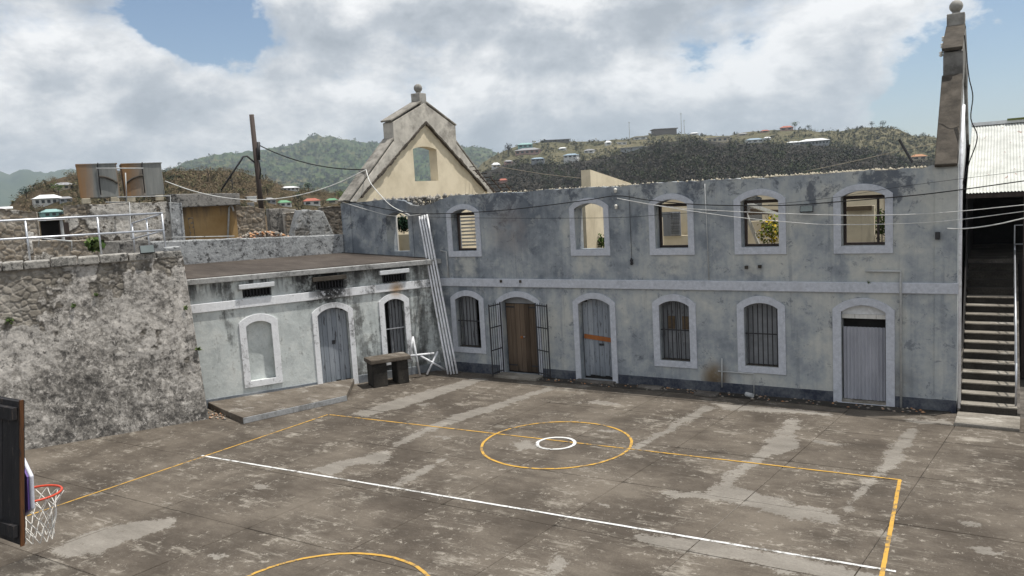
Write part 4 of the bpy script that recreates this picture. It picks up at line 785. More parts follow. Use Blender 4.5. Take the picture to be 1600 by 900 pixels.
stick('fallen_timber', 'wood_white', W(1168, 318, 1.6), W(1240, 345, 3.0), .10, .10); stick('fallen_timber', 'wood_white', W(1166, 335, 1.5), W(1186, 384, 2.4), .07, .08); stick('fallen_timber', 'wood_brown', W(1172, 330, 5.2), W(1222, 332, 5.4), .1, .16)
# battens left on the rear roof slope by the left gable
rz = lambda y: 8.54-.665*(y-4.43)
for j in range(8):
    y = 7.05+.23*j; stick('roof_batten', 'wood_pole', (-6.85, y, rz(y)-.02), (-6.6+.15*j, y, rz(y)-.02), .03, .03)
for j in range(3): stick('rafter', 'wood_pole', (-6.7+.42*j, 7.2+.5*j, rz(7.2+.5*j)-.06), (-6.7+.42*j, 8.8, rz(8.8)-.06), .04, .05)
# loose stones on the wall head
Vs, Fs, b = [], [], 0; g = np.random.default_rng(3)
for k in range(520):
    xx = g.uniform(-2.4, 10.8) if k % 2 else g.uniform(6.5, 10.8); r = g.uniform(.012, .05); c0 = np.array([xx, g.uniform(.02, .45), 5.62+r*.3]); oc = np.array([(1, 0, 0), (-1, 0, 0), (0, 1, 0), (0, -1, 0), (0, 0, 1), (0, 0, -1)])*r*g.uniform(.6, 1.4, (6, 3))+c0
    Vs.append(oc); Fs.append(np.array([(0, 2, 4), (2, 1, 4), (1, 3, 4), (3, 0, 4), (2, 0, 5), (1, 2, 5), (3, 1, 5), (0, 3, 5)])+b); b += 6
V2, F2, b2 = [], [], 0
for k in range(420):
    xx = g.uniform(-6.4, -2.6); r = g.uniform(.03, .09); oc = np.array([(1, 0, 0), (-1, 0, 0), (0, 1, 0), (0, -1, 0), (0, 0, 1), (0, 0, -1)])*r*g.uniform(.6, 1.5, (6, 3))+np.array([xx, g.uniform(.18, .55), 5.42+g.uniform(-.06, .22)]); V2.append(oc); F2.append(np.array([(0, 2, 4), (2, 1, 4), (1, 3, 4), (3, 0, 4), (2, 0, 5), (1, 2, 5), (3, 1, 5), (0, 3, 5)])+b2); b2 += 6
tag(raw('rubble', np.concatenate(V2), np.concatenate(F2), 'coping_grey', MAINB), kind='stuff')
tag(raw('rubble', np.concatenate(Vs), np.concatenate(Fs), 'rubble_pale', MAINB), kind='stuff')
# fixtures that belong to the facade
def pipe(pts, r, mat='pipe_grey', name='pipe', parent=MAINB): return MB().tube(pts, r, 8).build(name, mat, parent, True)
pipe([(9.5, -.045, 3.27), (10.26, -.045, 3.27), (10.26, -.085, 3.05), (10.26, -.085, 2.70), (10.26, -.05, 2.6), (10.26, -.05, 0)], .026); pipe([W(1128, 560, -.05), W(1128, 605, -.05)], .018); pipe([W(1122, 580, -.04), W(1178, 584, -.04), W(1178, 618, -.04)], .018)
pipe([(5.62, -.03, 3.0+2.55), (5.66, -.03, 3.02)], .010); pipe([(XR+.06, -.04, .05), (XR+.06, -.04, 5.6), (XR+.05, .9, 7.0)], .035, 'pvc'); pipe([(-3.18, -.04, 3.9), (-2.95, -.04, 3.86), (-2.93, -.04, 3.02)], .022)
for z in (5.5, 5.05): MB().lathe((3.08, -.07, z-.06), ((.02, 0), (.045, .02), (.03, .05), (.05, .07), (.045, .11), (.015, .13)), 10).build('insulator', 'ceramic', MAINB, True)
pipe([(3.47, -.03, 5.5), (3.47, -.03, 3.62)], .006, 'cable_black', 'hoist_cord'); MB().lathe((3.47, -.05, 3.42), ((.01, 0), (.045, .03), (.03, .09), (.05, .13), (.02, .2)), 8).build('pulley', 'iron', MAINB, True)
MB().box((10.97, -.10, 4.0), (11.07, -.023, 4.17)).build('junction_box', 'iron', MAINB, bevel=.01)
for x, z in ((6.66, 3.36), (7.0, 3.38), (-.9, 2.93), (-.2, 2.93)): MB().box((x-.035, -.085, z-.04), (x+.035, -.002 if z > 3.1 else -.056, z+.04)).build('wall_fitting', 'coping', MAINB)

# ================================================================== low range on the left
LOWB = thing('low_outbuilding', S(-4, 1.5, 0), 'low whitewashed outbuilding with flat dark roof and black stains', 'building')
l3 = lambda u, v, d: tuple(S(u, d, v))
vents = [(-6.2, -5.28), (-4.07, -3.12), (-1.97, -1.08)]
lh = [arch(-5.79, .728, .576, 2.324, .13)[::-1], arch(-3.58, .958, .06, 2.454, .2)[::-1], arch(-1.6, .668, .596, 2.504, .13)[::-1]]
lh += [[(a+.05, 3.03), (a+.05, 3.27), (b-.05, 3.27), (b-.05, 3.03)] for a, b in vents]
MB().prism([(-8.4, -.25), (-.02, -.25), (-.02, 3.555), (-8.4, 3.555)], lh, l3, 0, .42).build('front_wall', 'plaster_low', LOWB)
MB().lbox(-8.3, -.09, -.05, .01, 2.75, 3.0).build('string_course', 'trim_low', LOWB, bevel=.012)
for a, b in ((-8.3, -4.23), (-2.95, -.15)): MB().lbox(a, b, -.03, .01, -.2, .24).build('plinth', 'plinth_grey', LOWB, bevel=.01)
surround('window', -5.79, 1.10, .72, .40, 2.53, .58, 2.32, 'trim_low', LOWB, l3, ri=.13, ro=.22); bp = MB().lbox(-6.2, -5.38, .14, .17, .5, 2.4).build('blocked_panel', 'plaster_low', LOWB)
surround('door_surround', -3.58, 1.27, .95, -.1, 2.61, .06, 2.45, 'trim_low', LOWB, l3, ri=.2, ro=.26)
wz = surround('window', -1.6, 1.0, .66, .42, 2.68, .60, 2.50, 'trim_low', LOWB, l3, ri=.13, ro=.22)
d = MB().lbox(-4.056, -3.104, .24, .27, .05, 2.44).build('door', 'dark_interior', LOWB); planks(d, l3, -3.58, .93, .10, 2.43, 6, 'wood_grey', .19, .239, archr=.17, cut=.06); MB().lbox(-3.62, -3.52, .17, .188, 1.3, 1.42).build('latch', 'iron', d)
for j in range(6):
    q = -1.6-.33+.66*(j+.5)/6; MB().tube([S(q, .10, .6), S(q, .10, 2.47)], .014, 6).build('bar', 'iron', wz)
MB().beam(S(-1.93, .085, 1.55), S(-1.27, .085, 1.55), .012, .03).build('cross_bar', 'galvanised', wz); MB().lbox(-1.72, -1.28, .2, .225, .6, 2.46).build('shutter', 'wood_shutter', wz); MB().lbox(-2.0, -1.1, .41, .43, .5, 2.55).build('dark_back', 'dark_interior', wz)
for a, b in vents:
    MB().lbox(a-.05, b+.03, -.14, .01, 3.30, 3.43).build('vent_hood', 'trim_white' if a < -5 or a > -3 else 'coping', LOWB, bevel=.01)
    v = MB().lbox(a+.03, b-.03, .34, .36, 3.0, 3.30).build('vent', 'dark_interior', LOWB)
    for j in range(9):
        q = a+.05+(b-a-.1)*(j+.5)/9; MB().lbox(q-.012, q+.012, .02, .05, 3.032, 3.268).build('bar', 'iron', v)
zt = lambda s, k: 3.71-.0105*(s+7.44)+(k+.15)*.055
sl_ = -8.6
ends = [(sl_, -.14), (-.02+.08, -.14), (-1.99, 3.49), (sl_, 3.49)]
MB().hexa([S(a, k, zt(a, k)-.15) for a, k in ends]+[S(a, k, zt(a, k)) for a, k in ends]).build('roof_slab', 'eave_paint', LOWB, bevel=.012)
e2 = [(sl_, -.02), (-.10, -.02), (-1.97, 3.49), (sl_, 3.49)]
MB().hexa([S(a, k, zt(a, k)-.02) for a, k in e2]+[S(a, k, zt(a, k)+.022) for a, k in e2]).build('roof_screed', 'roof_dirt', LOWB)
relief('rear_parapet', (S(-8.8, 3.5, 3.5), S(-2.03, 3.5, 3.5), S(-2.03, 3.5, 4.50), S(-8.8, 3.5, 4.76)), -LN*.35, 150, 26, .42, 4, 'masonry_grey', LOWB, .03, .03)
# raised platform in front
q = [G(345, 647)[:2], G(380, 662)[:2], G(542, 626)[:2], S(-3.05, .05, 0)[:2], S(-7.4, .05, 0)[:2]]
pf = MB().prism([tuple(p) for p in q], [], lambda u, v, dd: (u, v, dd), -.02, .17).build('entrance_platform', 'platform', bevel=.02)
pe = MB(); a_, b_ = G(380, 662), G(542, 626); n_ = np.array([(b_-a_)[1], -(b_-a_)[0], 0]); n_ /= np.linalg.norm(n_)
pe.hexa([(*(a_+n_*.004)[:2], .0), (*(a_+n_*.03)[:2], .0), (*(b_+n_*.03)[:2], .0), (*(b_+n_*.004)[:2], .0), (*(a_+n_*.004)[:2], .155), (*(a_+n_*.03)[:2], .155), (*(b_+n_*.03)[:2], .155), (*(b_+n_*.004)[:2], .155)]).build('painted_edge', 'edge_paint', pf, bevel=.008)
tag(pf, 'long low concrete platform in front of the whitewashed outbuilding', 'platform')

# ================================================================== battered court wall
BW = thing('battered_wall', S(-10.5, -.9, 0), 'tall sloping lichen mottled stone wall on the left of the court', 'wall')
def lf(u, v): return .16*np.clip((v-.55)/.45, 0, 1)*(1-.35*u)-.10*(1-v)+.12*np.exp(-((u-.62)**2/.004+(v-.62)**2/.03))*0
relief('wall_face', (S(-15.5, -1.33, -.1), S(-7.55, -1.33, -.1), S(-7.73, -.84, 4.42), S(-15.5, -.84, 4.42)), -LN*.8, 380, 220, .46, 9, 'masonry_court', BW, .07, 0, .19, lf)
s0 = -15.4
while s0 < -7.8:
    L_ = rnd.uniform(.42, .72); s1 = min(s0+L_, -7.74); far = s0 > -9.3; h = rnd.uniform(.18, .22) if not far else rnd.uniform(.10, .17); kk = -.90+rnd.uniform(-.02, .02)+(.08 if far else 0)
    if s1-s0 > .15: 
        MB().lbox(s0+.012, s1-.012, kk, -.25+rnd.uniform(-.05, .05), 4.40, 4.42+h).build('capstone', 'cap_stone', BW, bevel=.03)
    s0 = s1 if s1 < -7.8 else 0
MB().lbox(-8.15, -7.74, -.74, -.2, 4.56, 4.68).build('capstone', 'masonry_grey', BW, bevel=.03)
# terrace behind
TER = MB(); TER.lbox(-19, -7.76, -.24, 30, 3.0, 4.38); TER.lbox(-7.755, -2.2, 3.87, 30, 3.0, 4.36)
tag(TER.build('terrace', 'old_concrete'), kind='structure')
def tuft(p, n, s, label, mat='leaf_green'):
    V, F = foliage(np.array(p), (s, s, s*.8), n, s*.6, int(abs(p[0])*1000) % 9973); o = raw('wall_plant', V, F, mat, loc=p); tag(o, label, 'plant', 'small plants rooted in walls')
def bwp(px, py): # point on the battered face
    for k in np.linspace(-1.33, -.84, 30):
        s_, z_ = sz(px, py, k)
        if -1.33+.49*z_/4.5 <= k: return A(px, py, k-.04)
    return A(px, py, -.9)
for px, py, n, s, lb in ((115, 478, 40, .07, 'small green tuft high on the mottled wall, nearest its middle'), (150, 460, 40, .06, 'green tuft just under the crack in the mottled wall'), (14, 501, 40, .09, 'green tuft on the mottled wall at the picture left edge'), (290, 481, 40, .07, 'moss tuft by the top right corner of the mottled wall'), (310, 545, 45, .08, 'weed in the corner between mottled wall and whitewashed outbuilding')): tuft(bwp(px, py), n, s, lb)
tuft(A(147, 382, 1.2), 160, .22, 'leafy bush behind the metal railing below the tanks'); tuft(W(1358, 441, -.06), 24, .05, 'tiny green sprig on the string course beside the right door')
# railing on the wall
RAIL = thing('metal_railing', S(-10, -.4, 4.4), 'two rail galvanised railing on top of the mottled wall', 'railing')
ps = [-14.5, -12.9, -11.28, -9.66, -8.10]
for s_ in ps: MB().tube([S(s_, -.4, 4.40), S(s_, -.4, 5.60)], .026, 8).build('post', 'galvanised', RAIL, True)
for z in (5.62, 5.16): MB().tube([S(-16, -.4, z+.05), S(-8.08, -.4, z-.02)], .028, 8).build('rail', 'galvanised', RAIL, True)
e1, e2_ = A(206, 349, 1.6), A(206, 374, 1.6)
for a, b in ((S(-8.10, -.4, 5.58), e1), (S(-8.10, -.4, 5.13), e2_)): MB().tube([a, b], .024, 8).build('rail', 'galvanised', RAIL, True)
MB().tube([e1, e1*np.array([1, 1, 0])+np.array([0, 0, 4.3])], .024, 8).build('post', 'galvanised', RAIL, True); m_ = (e1+S(-8.10, -.4, 5.58))/2; MB().tube([m_, m_*np.array([1, 1, 0])+np.array([0, 0, 4.3])], .022, 8).build('post', 'galvanised', RAIL, True)
def flood(c, nrm, w, h, label, up=.25):
    nrm = np.array(nrm, float); nrm /= np.linalg.norm(nrm); r = np.cross((0, 0, 1.), nrm); n2 = nrm+np.array([0, 0, up]); n2 /= np.linalg.norm(n2); u = np.cross(n2, r)
    o = thing('floodlight', c, label, 'floodlight', 'floodlights'); c = np.array(c, float)
    def bx(a, b, d0, d1): return MB().hexa([c+r*x+u*y+n2*dd for dd in (d0, d1) for x, y in ((-a, -b), (a, -b), (a, b), (-a, b))])
    bx(w/2, h/2, -.06, 0).build('housing', 'iron', o, bevel=.008); bx(w/2-.015, h/2-.015, .001, .008).build('lens', 'glass_lamp', o); MB().tube([c-n2*.05, c-nrm*.17-np.array([0, 0, .0])], .012, 6).build('bracket', 'iron', o)
flood(W(1260, 326, -.18), (0, -1, 0), .31, .17, 'grey floodlight fixed between the two right upper windows'); flood(A(230, 389, -.93), LN+np.array([.3, 0, 0]), .36, .22, 'floodlight on top of the mottled wall below the railing')

# ================================================================== ruins, tanks and pole on the terrace
RU = []
def ruin(name, label, l, r, lt, rt, k, mat, loss, th=.45, seed=0, zb=4.1, nu=70, nv=40, ragged=.06, amp=.06, taper=0):
    a, za = sz(l, lt, k); b, zb_ = sz(r, rt, k); o = thing(name, S((a+b)/2, k, zb), label, 'ruin wall')
    relief('masonry', (S(a-taper, k, zb), S(b+taper, k, zb), S(b, k, zb_), S(a, k, za)), -LN*th, nu, nv, loss, seed, mat, o, amp, ragged, .24); return o
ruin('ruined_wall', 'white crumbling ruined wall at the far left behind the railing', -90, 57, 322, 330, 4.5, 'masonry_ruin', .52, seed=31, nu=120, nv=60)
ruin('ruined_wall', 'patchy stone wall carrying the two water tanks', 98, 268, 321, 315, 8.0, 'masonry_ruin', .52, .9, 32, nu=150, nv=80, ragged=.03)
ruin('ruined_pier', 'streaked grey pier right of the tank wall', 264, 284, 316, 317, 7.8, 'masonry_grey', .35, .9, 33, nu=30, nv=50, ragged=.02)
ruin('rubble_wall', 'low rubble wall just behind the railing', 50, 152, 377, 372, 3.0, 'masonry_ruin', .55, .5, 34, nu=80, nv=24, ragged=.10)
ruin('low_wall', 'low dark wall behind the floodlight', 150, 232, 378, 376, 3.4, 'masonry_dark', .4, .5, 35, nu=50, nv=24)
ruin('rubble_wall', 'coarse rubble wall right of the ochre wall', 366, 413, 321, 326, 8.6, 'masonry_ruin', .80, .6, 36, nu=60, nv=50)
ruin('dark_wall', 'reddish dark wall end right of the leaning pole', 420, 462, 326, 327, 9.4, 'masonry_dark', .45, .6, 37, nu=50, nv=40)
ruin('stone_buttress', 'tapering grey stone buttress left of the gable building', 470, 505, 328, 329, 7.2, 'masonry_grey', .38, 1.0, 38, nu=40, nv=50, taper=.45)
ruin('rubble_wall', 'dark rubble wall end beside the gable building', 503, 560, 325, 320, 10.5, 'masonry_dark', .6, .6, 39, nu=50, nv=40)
ruin('rubble_wall', 'mossy rubble wall between pole and buttress', 446, 478, 333, 330, 8.8, 'masonry_ruin', .6, .6, 41, nu=40, nv=40)
a, _ = sz(283, 322, 8.3); b, _ = sz(368, 322, 8.3); o = thing('ochre_wall', S((a+b)/2, 8.3, 4.3), 'ochre plastered wall under a dark concrete lintel slab', 'ruin wall')
_, z0 = sz(325, 322, 8.3); MB().lbox(a, b, 8.3, 8.7, 4.1, z0).build('plaster', 'ochre_plaster', o)
p = sz(296, 340, 8.25); q = sz(304, 372, 8.25); relief('broken_patch', (S(p[0]-.02, 8.27, q[1]-.1), S(q[0]+.04, 8.27, q[1]-.1), S(q[0]+.02, 8.27, p[1]), S(p[0]-.05, 8.27, p[1])), -LN*.05, 16, 30, .8, 44, 'masonry_ruin', o, .03, 0, .18)
a, z1 = sz(264, 303, 7.9); b, _ = sz(374, 303, 7.9); _, z0 = sz(320, 322, 7.9); relief('lintel_slab', (S(a, 7.9, z0), S(b, 7.9, z0-.02), S(b, 7.9, z1-.1), S(a, 7.9, z1)), -LN*1.2, 60, 16, .3, 45, 'masonry_dark', o, .02, .02)
MB().tube([A(356, 372, 8.2), A(358, 324, 8.2), A(362, 320, 8.1), A(365, 330, 8.1)], .035, 8).build('drain_pipe', 'pipe_grey', o, True)
# lean-to
o = thing('lean_to', S(-11.2, 6.5, 4.3), 'dark lean to with thin white roof behind the railing', 'shed')
a, z1 = sz(57, 343, 6.5); b, _ = sz(101, 346, 6.5); MB().lbox(a, b, 6.4, 8.2, z1-.05, z1+.01).build('roof', 'pvc', o); MB().lbox(a+.05, b-.05, 7.5, 8.0, 4.2, z1-.06).build('back_wall', 'dark_interior', o); MB().tube([S(b-.1, 6.5, 4.2), S(b-.1, 6.5, z1-.05)], .05, 8).build('post', 'pipe_grey', o); MB().lbox(a+.6, a+.9, 6.9, 7.2, 4.2, z1-.15).build('stump', 'wood_pole', o)
# rubble heap with tile shards
g = np.random.default_rng(8); Vs, Fs, b = [], [], 0
for k in range(420):
    px = g.uniform(370, 458); c0 = A(px, 376-g.uniform(0, 14)*math.sin(math.pi*(px-365)/98), g.uniform(5.2, 6.6)); r = g.uniform(.03, .13); oc = np.array([(1, 0, 0), (-1, 0, 0), (0, 1, 0), (0, -1, 0), (0, 0, .6), (0, 0, -.6)])*r*g.uniform(.6, 1.4, (6, 3))+c0
    Vs.append(oc); Fs.append(np.array([(0, 2, 4), (2, 1, 4), (1, 3, 4), (3, 0, 4), (2, 0, 5), (1, 2, 5), (3, 1, 5), (0, 3, 5)])+b); b += 6
m = Mat('shards'); MT['shards'] = m.out(m.ramp(m.island(), ((.25, (.20, .18, .16)), (.5, (.36, .32, .27)), (.7, (.36, .17, .08)), (.9, (.42, .24, .13)))), .95)
tag(raw('rubble_heap', np.concatenate(Vs), np.concatenate(Fs), 'shards'), 'heap of stones and broken orange tiles at the foot of the pole', 'rubble', kind='stuff')
# tanks
def watertank(l, r, t, b, k, label, skew):
    s0, z1 = sz(l, t, k); s1, _ = sz(r, t, k); _, z0 = sz((l+r)/2, b, k); o = thing('water_tank', S((s0+s1)/2, k+.6, z0), label, 'water tank', 'rusty water tanks on the wall')
    MB().hexa([S(s0+.03, k+.02, z0), S(s1-.01, k, z0), S(s1+.02, k+1.25, z0), S(s0+.05, k+1.3, z0), S(s0, k, z1), S(s1-.03, k+.02, z1), S(s1, k+1.25, z1), S(s0, k+1.3, z1)]).build('tank_body', 'tank_metal', o, bevel=.02)
    for q in (.15, .85): MB().lbox(s0+(s1-s0)*q-.14, s0+(s1-s0)*q+.14, k-.02, k+1.2, z0-.2, z0-.002).build('support_block', 'rubble_pale', o, bevel=.02)
    MB().lbox(s0-.01, s1, k-.012, k+1.32, z1-.02, z1+.012).build('lid', 'tank_metal', o)
    v = s0+(s1-s0)*(.52 if skew else .5); MB().tube([S(v, k-.03, z0+.1), S(v, k-.03, z1-.06), S(v+(.02), k-.06, z1+.03)], .018, 6).build('pipe', 'iron', o, True)
    hs = [S(v+(s1-s0)*.44*i/8*(1 if skew else -1), k-.03, z0+(.62-.22*(i/8)**2)*(z1-z0)) for i in range(9)]; MB().tube(hs, .04, 6).build('hose', 'coping', o, True)
watertank(118, 183, 257, 309, 8.15, 'rusty square water tank, the left of the pair', 1); watertank(189, 253, 256, 306, 8.15, 'rusty square water tank, the right of the pair', 0)
PP = thing('pipework', S(-8, 7.8, 4.4), 'thin grey water pipes running up to the tanks', 'pipes')
for pts in (((150, 263), (224, 263)), ((165, 316), (202, 316), (205, 372)), ((183, 308), (266, 306), (268, 370)), ((196, 270), (198, 314)), ((268, 371), (366, 369)), ((60, 385), (62, 372), (112, 377), (112, 392))):
    MB().tube([A(x_, y_, 7.7 if y_ < 371 and x_ > 140 else (6.9 if x_ > 140 else 1.0)) for x_, y_ in pts], .022, 6).build('pipe', 'pipe_grey', PP, True)
# leaning pole
pt, pb = A(393, 179, 12), A(411, 352, 12); PO = thing('utility_pole', pb, 'tall dark leaning utility pole behind the ruins', 'pole')
MB().tube([pb+(pb-pt)*.15, pt], [.12, .10], 10).build('shaft', 'wood_pole', PO, True); MB().tube([A(404, 222, 11.8), A(404, 250, 11.8)], .07, 8).build('switch', 'iron', PO, True)
MB().tube([A(345, 298, 11.8), A(380, 245, 11.8), A(386, 244, 11.8), A(398, 254, 11.8)], .04, 6).build('stay_bar', 'iron', PO, True)
MB().tube([A(404, 250, 11.7), A(407, 265, 11.7), A(406, 280, 11.7)], .03, 6).build('cable_tail', 'cable_black', PO, True)

# ================================================================== stairs and shed on the right
ST = thing('outdoor_stair', (12.03, 0, 0), 'straight concrete staircase rising beside the right gable', 'stairs')
MB().box((11.44, -1.12, -.03), (12.66, -.10, .06)).build('landing', 'step_concrete', ST, bevel=.02)
for k in range(16):
    z = .06+.18*(k+1); y = -.1+.32*k
    MB().box((11.50, y, z-.035), (12.60, y+.345, z)).build('tread', 'step_concrete' if k < 12 else 'stair_dark', ST, bevel=.010); MB().box((11.51, y+.018, z-.215), (12.59, y+.36, z-.0355)).build('riser', 'stair_dark', ST)  # dark risers and upper treads: shade painted into the concrete colour
MB().prism([(-.1, -.03), (5.0, -.03), (5.0, 2.95), (4.9, 2.90), (-.1, .10)], [], lambda u, v, dd: (dd, u, v), 11.44, 11.499).build('stringer', 'old_concrete', ST)
MB().prism([(-.1, -.03), (5.0, -.03), (5.0, 2.95), (-.1, .12)], [], lambda u, v, dd: (dd, u, v), 12.601, 12.66).build('stringer', 'old_concrete', ST)
HR = thing('stair_handrail', (12.62, 1, 0), 'thin grey tubular handrail on the right side of the stairs', 'handrail')
for k in (0, 4, 8, 12): 
    y = .05+.32*k; z = .24+.18*k; MB().tube([(12.57, y, z-.01), (12.57, y, z+.98)], .02, 8).build('post', 'galvanised', HR, True)
for dz in (.98, .5): MB().tube([(12.57, .05, .24+dz), (12.57, 3.89, 2.40+dz)], .018, 8).build('rail', 'galvanised', HR, True)
MB().tube([(12.57, 3.89, 3.38), (12.57, 4.2, 3.5), (12.57, 4.4, 3.5), (14.5, 4.4, 3.5)], .018, 8).build('rail', 'galvanised', HR, True); MB().tube([(12.57, 4.4, 3.0), (12.57, 4.4, 4.0), (13.2, 4.4, 4.0)], .018, 8).build('rail', 'galvanised', HR, True)
SH = thing('roofed_shed', (14, 8, 0), 'dark open shed with rust spotted corrugated roof behind the stairs', 'shed')
for i in range(9):
    x0 = 11.46+.78*i; sh = MB(); dv = np.array([0, 5.0, 1.97]); Ld = np.linalg.norm(dv); dv /= Ld
    corrugated(sh, (x0, 3.95, 4.90+.004*(i % 2)), (1, 0, 0), dv, .80, Ld, .076, .012, 6, (0, -.36, .93)); sh.build('roof_sheet', 'corrugated_roof', SH, True)
    sh = MB(); dv = np.array([0, 5.0, -1.97])/Ld; corrugated(sh, (x0, 8.98, 6.86+.004*(i % 2)), (1, 0, 0), dv, .80, Ld, .076, .012, 6, (0, .36, .93)); sh.build('roof_sheet', 'corrugated_roof', SH, True)
simple('moss', (.12, .14, .05), .95, .4, 5)
MB().beam((11.44, 8.95, 6.90), (18.5, 8.95, 6.92), .3, .10).build('ridge_cap', 'trim_white', SH); MB().beam((12.4, 8.9, 6.96), (18.5, 8.9, 6.98), .34, .06).build('moss_strip', 'moss', SH)
MB().beam((11.46, 4.02, 4.82), (18.4, 4.02, 4.82), .06, .12).build('eave_beam', 'wood_pole', SH)
MB().box((11.46, 5.08, 2.9), (18.4, 13.9, 3.04)).build('floor', 'old_concrete', SH); MB().box((10.5, 10.2, -.1), (18.4, 10.4, 6.3)).build('back_wall', 'dark_interior', SH); MB().box((18.2, 4.1, -.1), (18.4, 10.19, 4.78)).build('dark_side', 'dark_interior', SH); MB().prism([(1.6, 1.2), (10.19, 1.2), (10.19, 6.2), (8.95, 6.7), (4.05, 4.84), (4.0, 3.3)], [], lambda u, v, dd: (dd, u, v), 11.455, 11.485).build('dark_side', 'dark_interior', SH)  # sheet beside the gable is added dark to stand in for roof shade
MB().box((12.68, 4.9, -.1), (18.19, 5.07, 3.04)).build('undercroft_shade', 'wood_black', SH)  # black sheet stands in for the shade of the open undercroft
for x in (12.75, 15.4, 18.0): MB().box((x, 4.0, 0), (x+.14, 4.14, 4.76)).build('post', 'wood_pole', SH)

# ================================================================== loose things in the court
TB = thing('stone_table', G(612, 600), 'rough weathered concrete table by the barred window', 'table')
c = G(612, 602)[:2]; ux = G(645, 598)[:2]-G(590, 607)[:2]; ux /= np.linalg.norm(ux); uy = np.array([-ux[1], ux[0]])
def tbx(a0, a1, b0, b1, z0, z1): 
    P2 = lambda a, b: c+ux*a+uy*b; return MB().hexa([(*P2(a0, b0), z0), (*P2(a1, b0), z0), (*P2(a1, b1), z0), (*P2(a0, b1), z0), (*P2(a0, b0), z1), (*P2(a1, b0), z1), (*P2(a1, b1), z1), (*P2(a0, b1), z1)])
tbx(-.62, .66, -.06, .66, .72, .86).build('table_top', 'platform', TB, bevel=.03); tbx(-.56, -.10, .0, .6, -.01, .719).build('leg', 'stair_dark', TB, bevel=.03); tbx(.22, .58, .0, .6, -.01, .719).build('leg', 'stair_dark', TB, bevel=.03)
# bundle of long pipes leaning in the corner
for i, (ft, tp) in enumerate((((700, 585), (655, 338)), ((705, 585), (659, 337)), ((709.5, 584.5), (663, 336)), ((714.5, 584), (667, 335)))):
    a = G(*ft, .02); b = W(*tp, -.10); o = MB().tube([a+(b-a)*t+np.array([0, 0, -.05*math.sin(math.pi*t)]) for t in np.linspace(0, 1, 9)], .032, 10).build('plastic_pipe', 'pvc', smooth=True)
    tag(o, ('leftmost', 'second from left', 'third from left', 'rightmost')[i]+' of four long white pipes leaning in the corner', 'pipe', 'long white pipes leaning in the corner')
TRS = thing('broken_pipe_frame', G(668, 585), 'broken white pipe frame lying by the stone table', 'pipe frame')
for p, q in (((645, 526), (656, 586)), ((640, 556), (678, 552)), ((657, 556), (700, 580)), ((684, 549), (667, 585)), ((645, 528), (641, 552))):
    def gp(px, py): 
        kk = -.62; s_, z_ = sz(px, py, kk); 
        return A(px, py, kk) if z_ > .03 else G(px, py, .03)
    MB().tube([gp(*p), gp(*q)], .034, 8).build('pipe', 'pvc', TRS, True)
# basketball goal
BG = thing('basketball_goal', (4.93, -18.6, 0), 'basketball goal with dark wooden backboard, seen from behind at left edge', 'basketball goal')
BX0, BX1, BZ0, BZ1, BY = 3.92, 5.62, 2.87, 4.08, -17.4
FY = -17.30
for j in range(6):
    a = BX0+(BX1-BX0)*j/6; b = BX0+(BX1-BX0)*(j+1)/6; MB().box((a+.003, BY-.03, BZ0), (b-.003, BY+.0, BZ1)).build('board_plank', 'wood_black', BG, bevel=.004)
for z in (BZ0+.12, BZ1-.10): MB().box((BX0, BY-.075, z-.05), (BX1-.02, BY-.032, z+.05)).build('batten', 'wood_black', BG)
MB().box((BX1+.001, BY-.03, BZ0-.01), (BX1+.018, BY+.0, BZ1+.01)).build('edge_strip', 'edge_orange', BG); MB().box((BX0, BY+.002, BZ0), (BX1, BY+.015, BZ1)).build('front_sheet', 'wood_black', BG)
hc = np.array([4.97, -17.0, 3.05])
for ch in list(BG.children):
    if ch.type == 'MESH':
        for vv in ch.data.vertices: vv.co.y += .115*(vv.co.z-3.22)
fan = [(hc[0]-.46, 3.03), (hc[0]+.46, 3.03), (hc[0]+.60, 3.12), (hc[0]+.65, 3.42), (hc[0]+.53, 3.58), (hc[0]-.53, 3.58), (hc[0]-.65, 3.42), (hc[0]-.60, 3.12)]
MB().prism(fan, [], f3, FY-.02, FY+.015).build('fan_board', 'board_white', BG, bevel=.012); MB().prism([(hc[0]+(u-hc[0])*.97, v) for u, v in fan], [], f3, FY-.036, FY-.021).build('fan_back', 'board_purple', BG)
rim = [hc+np.array([.228*math.cos(t), .228*math.sin(t), 0]) for t in np.linspace(0, 2*math.pi, 33)]; MB().tube(rim, .011, 8, False).build('rim', 'rim_red', BG, True)
MB().tube([hc+np.array([-.08, -.215, 0]), (hc[0]-.08, FY+.012, 3.06)], .014, 8).tube([hc+np.array([.08, -.215, 0]), (hc[0]+.08, FY+.012, 3.06)], .014, 8).tube([hc+np.array([0, -.228, -.01]), (hc[0], FY+.012, 3.04)], .012, 8).build('rim_bracket', 'rim_red', BG, True)
net = MB(); n = 12
for k in range(n):
    for sgn in (1, -1):
        pts = []
        for i in range(15):
            t = i/14; r = .225*(1-.52*t**.7)+.012*math.sin(9*t+k); a = 2*math.pi*k/n+sgn*t*1.55; pts.append(hc+np.array([r*math.cos(a)+.02*math.sin(5*t+k), r*math.sin(a), -.012-.43*t]))
        net.tube(pts, .0045, 5, False)
net.build('net', 'net', BG, True)
MB().tube([(4.93, -18.6, -.02), (4.93, -18.6, 3.4)], .07, 10).build('post', 'iron', BG, True); MB().beam((4.93, -18.6, 3.35), (4.93, BY-.08, 3.55), .10, .12).build('arm', 'iron', BG); MB().beam((4.93, -18.6, 2.6), (4.93, BY-.08, 3.0), .07, .07).build('brace', 'iron', BG)
